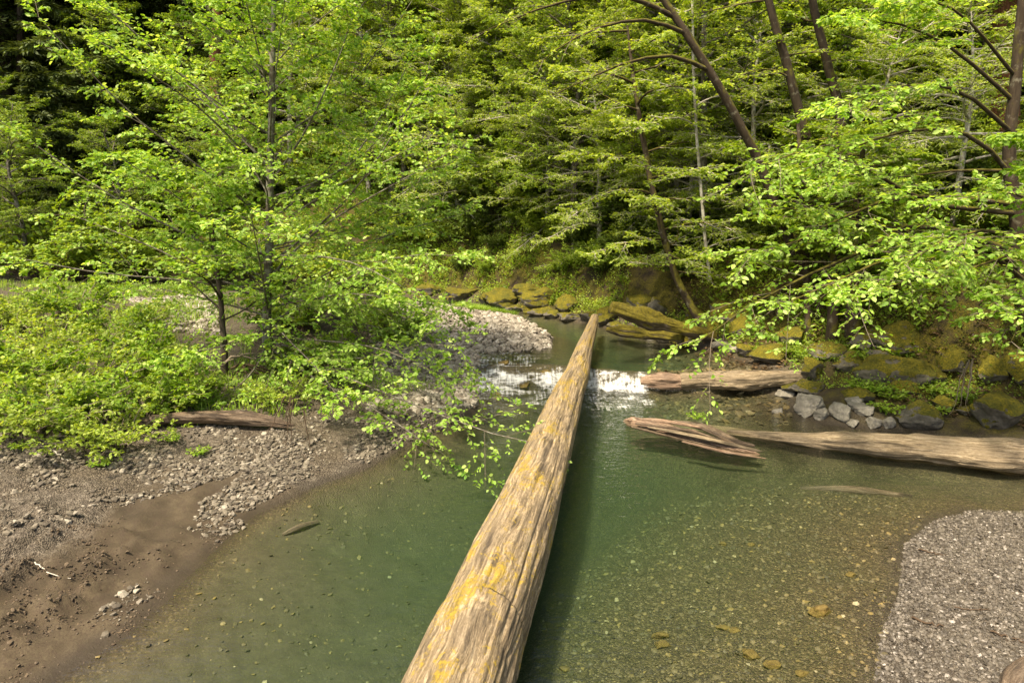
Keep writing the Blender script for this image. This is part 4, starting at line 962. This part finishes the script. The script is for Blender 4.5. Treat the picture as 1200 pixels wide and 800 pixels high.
lean_tree('leaning dark trunk rising out of the mossy boulders on the far bank', [(826, 384, 18.9), (806, 350, 19.2), (790, 315, 19.5), (770, 240, 20), (748, 130, 20.5), (735, 30, 21)], [.14, .11, .1, .09, .07, .03], [], seed=64, auto=26, bark='bark_moss', twig='twig_pale', t0=.2, alen=2.6, el=8)
lean_tree('very thin pale stem standing straight before the green slope', [(832, 330, 19.5), (824, 250, 19.5), (816, 150, 19.5), (812, 60, 19.5), (812, -30, 19.5)], [.05, .045, .04, .035, .03], [], seed=65, auto=16, bark='bark_pale', twig='twig_pale', alen=1.4, dens=(6, 4, 5), t0=.15)
# ---- the bright tree over the rocky bank
Yr = 12.5
lean_tree('tall mossy alder with long arching limbs of bright leaves over the rocky bank', [(1215, 470, 13.8), (1200, 350, 13.6), (1185, 215, 13.5), (1190, 100, 13.5), (1200, -20, 13.5)], [.17, .14, .12, .10, .08],
 [[(1184, 205, 13.5), (1150, 166, 13.2), (1110, 153, 12.9), (1070, 152, 12.6), (1000, 172, 12.3), (935, 205, 12.0)],
  [(1190, 250, 13.5), (1090, 238, 13), (1030, 205, 12.6), (990, 187, 12.2), (920, 180, 11.9), (880, 200, 11.7)],
  [(1200, 300, 13.6), (1080, 262, 12.6), (1000, 300, 12.0), (930, 330, 11.6), (850, 375, 11.3), (822, 398, 11.2)],
  [(1200, 310, 13.6), (1120, 290, 12.4), (1050, 300, 11.6), (980, 330, 11.0), (910, 360, 10.8)],
  [(1200, 330, 13.6), (1150, 290, 11.8), (1110, 290, 11.0), (1060, 330, 10.4), (1000, 350, 10.2)],
  [(1190, 120, 13.5), (1120, 60, 13.2), (1060, 30, 12.8), (990, 20, 12.4)],
  [(1190, 90, 13.5), (1130, 20, 13), (1080, 0, 12.6), (1030, 10, 12.4)],
  [(1190, 160, 13.5), (1130, 110, 13), (1060, 100, 12.5), (960, 130, 12.2)],
  [(1188, 240, 13.5), (1100, 230, 12.7), (1020, 240, 12.2), (940, 280, 11.8), (880, 300, 11.6)],
  [(1200, 320, 13.6), (1160, 300, 13.4), (1130, 300, 13), (1060, 270, 12.6), (960, 250, 12.4), (900, 240, 12.3)],
  [(1184, 200, 13.5), (1120, 200, 14), (1040, 210, 14.4), (960, 220, 14.6)]],
 'leaf_bright', seed=66, auto=0, lsz=.088, dens=(13, 8, 9), six=True, planar=.35, ll=.42, limb_r=.22, bark='bark_moss')
lean_tree('smaller alder reaching in with glossy bright leaves over the big mossy boulder', [(1300, 480, 11.8), (1290, 380, 11.6), (1280, 250, 11.4), (1280, 150, 11.3)], [.14, .12, .1, .06],
 [[(1288, 380, 11.6), (1230, 300, 11), (1170, 270, 10.6), (1110, 280, 10.3), (1060, 310, 10.1)],
  [(1288, 360, 11.6), (1240, 330, 11), (1190, 340, 10.5), (1150, 365, 10.3)],
  [(1285, 330, 11.6), (1230, 250, 11), (1180, 225, 10.7), (1120, 235, 10.4)],
  [(1285, 350, 11.6), (1240, 330, 10.8), (1200, 370, 10.2), (1185, 400, 10.1)],
  [(1285, 300, 11.6), (1240, 220, 11.2), (1200, 195, 11)], [(1285, 370, 11.6), (1220, 300, 11.4), (1150, 310, 11.4), (1080, 345, 11.2)]],
 'leaf_bright', seed=67, auto=5, lsz=.08, dens=(12, 8, 9), six=True, ll=.3, alen=1.6)
for i, (a, b, dx, lab) in enumerate([(947, 405, -4, 'thin mossy trunk base, slimmest of the three above the smooth boulder'), (975, 408, 2, 'middle mossy trunk base above the smooth boulder'), (996, 406, 6, 'stout mossy trunk base beside the dull brown boulder')]):
    p = gp(a, b); Yb = p[1]+.1
    lean_tree(lab, [(a, b+4, Yb), (a+dx*.4, b-50, Yb), (a+dx, b-130, Yb+.3), (a+dx*3, b-260, Yb+.6)], [(.09, .15, .2)[i], (.07, .12, .15)[i], .1, .04], [], 'leaf_green', seed=70+i, auto=12, alen=1.8, t0=.35, group='mossy trunks on the rocky bank')

# ---- shrubs
def proto_shrub(seed, mat, R=1.0, H=1.3, n=26, lsz=.075, dens=(6, 4, 7), six=True, name='shrub', twig='twig_brown'):
    rg = np.random.default_rng(seed); o = empty(name, (0, 0, -200), 's', 'shrub')
    st = []
    for k in range(n):
        a = rg.uniform(0, 2*pi); q = rg.uniform(.1, 1)**.6; u = np.linspace(0, 1, 7)[:, None]
        b = np.array([cos(a), sin(a), 0])*R*.25*rg.uniform(0, 1)
        st.append(b+np.array([cos(a)*R*q, sin(a)*R*q, 0])*u**1.3+np.array([0, 0, H*(1.1-.55*q)*rg.uniform(.7, 1.1)])*(u-.25*u*u))
    st = np.array(st); v, f, g_ = taper_tubes(st, .014, .004, 5); build(o, 'stem', [(v, f, g_, twig)])
    s2 = spawn(st, dens[0], .15, 1, .8, lambda pl, t: .3*pl+.1, rg, curve=-.05, up=.15, K=4, planar=.7)
    t3 = spawn(s2, dens[1], .1, 1, .8, lambda pl, t: .3*pl+.08, rg, K=3, planar=.8)
    v, f, g3 = taper_tubes(t3, .003, .001, 3); v2, f2, g4 = taper_tubes(s2, .005, .002, 3)
    lv, lf = leaves(t3, dens[2], lsz, rg, .6, six, tilt=.55)
    build(o, 'foliage', [(v2, f2, g4, twig), (v, f, g3, twig), (lv, lf, None, mat)]); return o
SH = [proto_shrub(301, 'leaf_shrub', n=20, lsz=.07, twig='twig_gray'), proto_shrub(302, 'leaf_mid', 1.2, 1.0, 24, lsz=.062, twig='twig_gray'), proto_shrub(303, 'leaf_green', 1.1, 1.4, 26)]
SL = [
 (1, 20, 505, 1.1, 'low leafy shrub at the top of the mud where pebbles begin'), (0, 75, 500, 1.05, 'rounded bright shrub spilling onto the pebbles, second along the bank'),
 (1, 135, 520, .9, 'small low shrub hanging lowest over the pebbles'), (0, 165, 490, 1.05, 'dense bright shrub behind the lowest hanging one'), (2, 215, 478, .8, 'darker shrub next to the half buried brown log'),
 (0, 20, 460, 1.25, 'tall bright shrub at the edge of the view above the mud'), (1, 100, 455, 1.3, 'wide bright shrub in the middle of the thicket'), (0, 180, 440, 1.2, 'bright shrub beside the slim dark sapling'),
 (2, 370, 440, .9, 'dark green shrub at the foot of the leafy alder'), (0, 400, 425, 1.0, 'bright shrub behind the leafy alder toward the cobble bar'), (1, 60, 415, 1.3, 'yellow green shrub on the flat behind the thicket'),
 (0, 140, 405, 1.2, 'upright shrub just before the pale gravel flat'), (1, 15, 385, 1.4, 'spreading shrub by the bleached log at the view edge'), (0, 90, 372, 1.3, 'shrub with yellow tips beside the bleached thin log'),
 (1, 170, 375, .8, 'small grassy shrub on the pale gravel'), (2, 460, 400, 1.0, 'shrub over the cobbles left of the little rapids'.replace('left of', 'before')), (1, 330, 470, .7, 'low shrub in the shade over the exposed roots'),
 (0, 430, 380, 1.3, 'tall shrub between the leafy alder and the cobble bar'), (2, 350, 385, 1.3, 'deep green shrub hidden behind the leafy alder stem')]
for i, (k, a, b, sc, lab) in enumerate(SL):
    p = gp(a, b); put(SH[k], p[0], p[1], i*1.3, sc, lab, dz=-.05, group='shrubs of the near bank thicket')
# big green shrubs at the far side of the gravel flat and the understory of the slope
U = [proto_shrub(311, 'leaf_green', 1.8, 2.6, 34, .12, (7, 4, 7), False), proto_shrub(312, 'leaf_mid', 1.7, 2.0, 30, .11, (7, 4, 7), False), proto_shrub(313, 'leaf_dark', 1.8, 2.4, 34, .13, (7, 4, 7), False)]
rg = np.random.default_rng(77)
UL = [(0, -21.5, 31.5, 1.9, 'huge rounded green bush at the back of the gravel flat'), (0, -18, 33, 1.5, 'green bush beside the huge rounded one'), (1, -14, 32.5, 1.4, 'yellow green bush behind the bleached log'),
 (0, -10.5, 31.8, 1.4, 'tall green bush seen through the leafy alder'), (1, -7.5, 30.6, 1.3, 'pale bush behind the leafy alder stem'), (0, -25, 34, 1.7, 'dark rounded bush at the outer edge of the gravel flat'), (1, -4.5, 31.3, 1.2, 'yellowish bush at the head of the cobble bar')]
for k, x, y, sc, lab in UL: put(U[k], x, y, rg.uniform(0, 6), sc, lab, group='bushes at the edge of the gravel flat')
for k in range(70):
    i = rg.integers(0, len(HL)-3); a = HL[i+1]; b = HL[i+2]; t = rg.uniform(0, 1); q = a+(b-a)*t; nv = np.array([-(b-a)[1], (b-a)[0]]); nv = -nv/np.linalg.norm(nv)
    d = rg.uniform(1.2, 11)**1.0
    if float(hill_sd(np.array([q[0]+nv[0]]), np.array([q[1]+nv[1]]))[0]) < 0: nv = -nv
    x, y = q+nv*d
    if abs(x) > y*.85 or y < 10: continue
    put(U[int(rg.choice([0, 1, 2, 2]))], x, y, rg.uniform(0, 6), rg.uniform(.45, .95), 'leafy bush in the undergrowth of the steep wooded slope', group='undergrowth bushes on the slope')

rg = np.random.default_rng(79)
for k in range(60):
    x = rg.uniform(-30, 1); y = rg.uniform(28.5, 44); d = float(hill_sd(np.array([x]), np.array([y]))[0])
    if d < .3 or d > 8 or abs(x) > y*.85: continue
    put(U[int(rg.choice([0, 0, 1, 2]))], x, y, rg.uniform(0, 6), rg.uniform(.8, 1.5), 'leafy bush in the undergrowth of the steep wooded slope', group='undergrowth bushes on the slope')
rg = np.random.default_rng(78)
for k in range(46):
    i = int(rg.choice([6, 7, 7, 8, 8, 9])); a = HL[i-1]; b = HL[i]; q = a+(b-a)*rg.uniform(0, 1); nv = np.array([(b-a)[1], -(b-a)[0]]); nv = nv/np.linalg.norm(nv)
    if float(hill_sd(np.array([q[0]+nv[0]]), np.array([q[1]+nv[1]]))[0]) < 0: nv = -nv
    x, y = q+nv*rg.uniform(.3, 3.2)
    put(U[int(rg.choice([0, 1, 2, 2]))], x, y, rg.uniform(0, 6), rg.uniform(.22, .5), 'small bush on the mossy far bank beyond the stream', group='low bushes of the far bank')
# ferns / small plants
def proto_plant(seed, mat, n=16, L=.35):
    rg = np.random.default_rng(seed); u = np.linspace(0, 1, 5)[:, None]; st = []
    for k in range(n):
        a = rg.uniform(0, 2*pi); st.append(np.array([cos(a), sin(a), 0])*L*u*rg.uniform(.5, 1)+np.array([0, 0, L])*(u-.5*u*u)*rg.uniform(.8, 1.2))
    st = np.array(st); o = empty('small_plant', (0, 0, -200), 'p', 'plant'); v, f, g_ = taper_tubes(st, .004, .002, 3)
    lv, lf = leaves(st, 12, .085, rg, .5, True, tilt=.4); build(o, 'foliage', [(v, f, g_, 'twig_brown'), (lv, lf, None, mat)]); return o
PP = [proto_plant(401, 'leaf_shrub'), proto_plant(402, 'leaf_green')]
PL = [(1028, 462, 'leafy green plant at the foot of the long slanting boulder'), (1045, 470, 'low green plant in the soil beside the mossy knob'), (1005, 458, 'small plant tucked under the grey faced boulder'), (1095, 462, 'little plant on bare soil before the hanging roots'),
 (935, 418, 'bright fern clump above the driftwood end'), (948, 425, 'fern beside the tilted mossy boulder'), (890, 414, 'bright green fern under the overhanging leaves'), (1078, 445, 'small fern behind the long slanting boulder'),
 (1015, 424, 'fern on top of the grey faced boulder'), (1130, 470, 'small plant by the dark grey stone'), (1040, 485, 'sprig growing above the small round pale stone'), (1088, 488, 'thin plant just behind the mossy cube boulder'),
 (25, 527, 'tiny green sprig alone on the mud at the view edge'), (118, 548, 'small green sprig in the middle of the pebbles'), (232, 535, 'bright sprig on the pebbles under the brown log'), (200, 520, 'leafy sprig beside the lowest shrub')]
for i, (a, b, lab) in enumerate(PL):
    p = gp(a, b); put(PP[i % 2 if i < 12 else 0], p[0], p[1], i, 1.0 if i < 12 else .55, lab, group='small plants of the banks')
p = at(815, 492, .18); o = put(PP[0], p[0], p[1], 1, .55, 'small green sprout growing on the splintered log', group='small plants of the banks'); o.location.z = .2
# grass strip at the back of the cobble bar and grass among the shrubs
def grass(name, pts, Hh, mat, label, seed):
    r = np.random.default_rng(seed); n = len(pts); a = r.uniform(0, 2*pi, n); L = Hh*r.uniform(.5, 1.2, n); w = np.full(n, Hh*.035)
    d = np.stack([np.cos(a), np.sin(a), 0*a], 1); pd_ = np.stack([-np.sin(a), np.cos(a), 0*a], 1); z = np.array([0, 0, 1.])
    V = np.stack([pts-pd_*w[:, None], pts+pd_*w[:, None], pts+d*L[:, None]*.2+z*L[:, None]*.6+pd_*w[:, None]*.7, pts+d*L[:, None]*.2+z*L[:, None]*.6-pd_*w[:, None]*.7, pts+d*L[:, None]*.6+z*L[:, None]], 1)
    i = np.arange(n)[:, None]*5
    return tag(link(name, mesh(name, V.reshape(-1, 3), [i+np.array([[0, 1, 2, 3]]), i+np.array([[3, 2, 4]])], mat)), label, 'grass', kind='stuff')
g1 = in_px([(540, 357), (600, 366), (608, 372), (560, 366), (530, 361)], 5000, 81)
grass('bar_grass', g1, .22, M['leaf_shrub'], 'green grass strip along the back of the cobble bar', 82)
def cover(name, label, n, mat, sz, seed, lo, hi, thr, xr):
    rg = np.random.default_rng(seed); x = rg.uniform(*xr, n*6); y = rg.uniform(9, 40, n*6); d = hill_sd(x, y)
    k = (d > lo) & (d < hi) & (fbm(x*1.1, y*1.1, octv=3, seed=seed) > thr); x, y = x[k][:n], y[k][:n]; m = len(x)
    p = np.column_stack([x, y, terrain(x, y)]); u = np.linspace(0, 1, 3)[None, :, None]; a = rg.uniform(0, 2*pi, m)
    P = p[:, None]+u*np.stack([np.cos(a)*.15, np.sin(a)*.15, rg.uniform(.08, .35, m)*(.1 if mat == 'litter' else 1)], 1)[:, None]
    v, f = leaves(P, 7, sz, rg, .6, False, tilt=.5); return tag(link(name, mesh(name, v, f, M[mat], True)), label, 'undergrowth', kind='stuff')
cover('undergrowth', 'low green leafy undergrowth patches on the steep far bank', 30000, 'leaf_green', .10, 91, -.5, 14, -.15, (-16, 16))
cover('mossy_undergrowth', 'yellow green mossy tufts over the soil of the far bank', 14000, 'leaf_mid', .06, 92, -.8, 6, .0, (-6, 13))
cover('bank_undergrowth', 'small green weeds over the soil among the mossy boulders', 3500, 'leaf_green', .05, 93, -1.6, 5, .05, (6.5, 14))
cover('bank_litter', 'dry brown leaf litter strewn over the soil of the rocky bank', 9000, 'litter', .07, 94, -1.6, 7, -.3, (5, 14))
g2 = clump(in_px([(0, 330), (260, 335), (300, 430), (540, 440), (450, 480), (200, 505), (0, 510)], 30000, 83), .7, .25, 84)
grass('bank_grass', g2, .22, M['leaf_shrub'], 'grass and weeds growing between the shrubs of the gravel flat', 85)

# hanging roots and drooping dead twigs
def roots(name, label, cat, start, n, drop, seed, mat='twig_brown', spread=.25, r=.012):
    rg = np.random.default_rng(seed); P = []
    for k in range(n):
        u = np.linspace(0, 1, 9)[:, None]; d = np.array([rg.normal(0, spread), rg.normal(0, spread*.5), -drop*rg.uniform(.6, 1.1)])
        P.append(rg.normal(0, .06, 3)+d*u+np.cumsum(rg.normal(0, .02, (9, 3)), 0))
    v, f, g_ = taper_tubes(np.array(P), r, r*.3, 5)
    s = spawn(np.array(P), 4, .3, 1, .5, lambda pl, t: .25*pl, rg, K=4, planar=1); v2, f2, g2_ = taper_tubes(s, r*.4, r*.1, 3)
    o = mesh(name, np.vstack([v, v2]), np.vstack([f, f2+len(v)]), M[mat], True); return tag(link(name, o, loc=start), label, cat)
roots('hanging_root', 'pale roots dangling over the bare soil between the mossy boulders', 'root', aty(1138, 425, 12.6), 5, .95, 91, 'twig_gray', .12, .014)
roots('hanging_root', 'thin brown roots trailing down the pebbly bank to the water', 'root', gp(350, 512)+[0, -.2, .75], 5, .9, 92, 'twig_brown', .15, .012)
roots('hanging_root', 'tangled dark roots exposed under the foot of the leafy alder', 'root', b0+[-.2, -.8, .25], 9, .5, 93, 'twig_brown', .6, .03)
stick('crooked grey dead branch lying over the roots of the leafy alder', [b0+[-.55, -.9, .35], b0+[-.2, -.9, .5], b0+[.3, -.8, .32]], .03, 'twig_gray', 2, 8, 'dead_branch')
stick('slanting pale dead branch propped above the pebbles before the leafy alder', [b0+[-1.2, -1.8, .1], b0+[-.7, -1.2, .3], b0+[-.3, -1, .45]], .025, 'twig_gray', 2, 9, 'dead_branch')
for o in S.objects:
    if 'used_' in o.keys(): del o['used_']
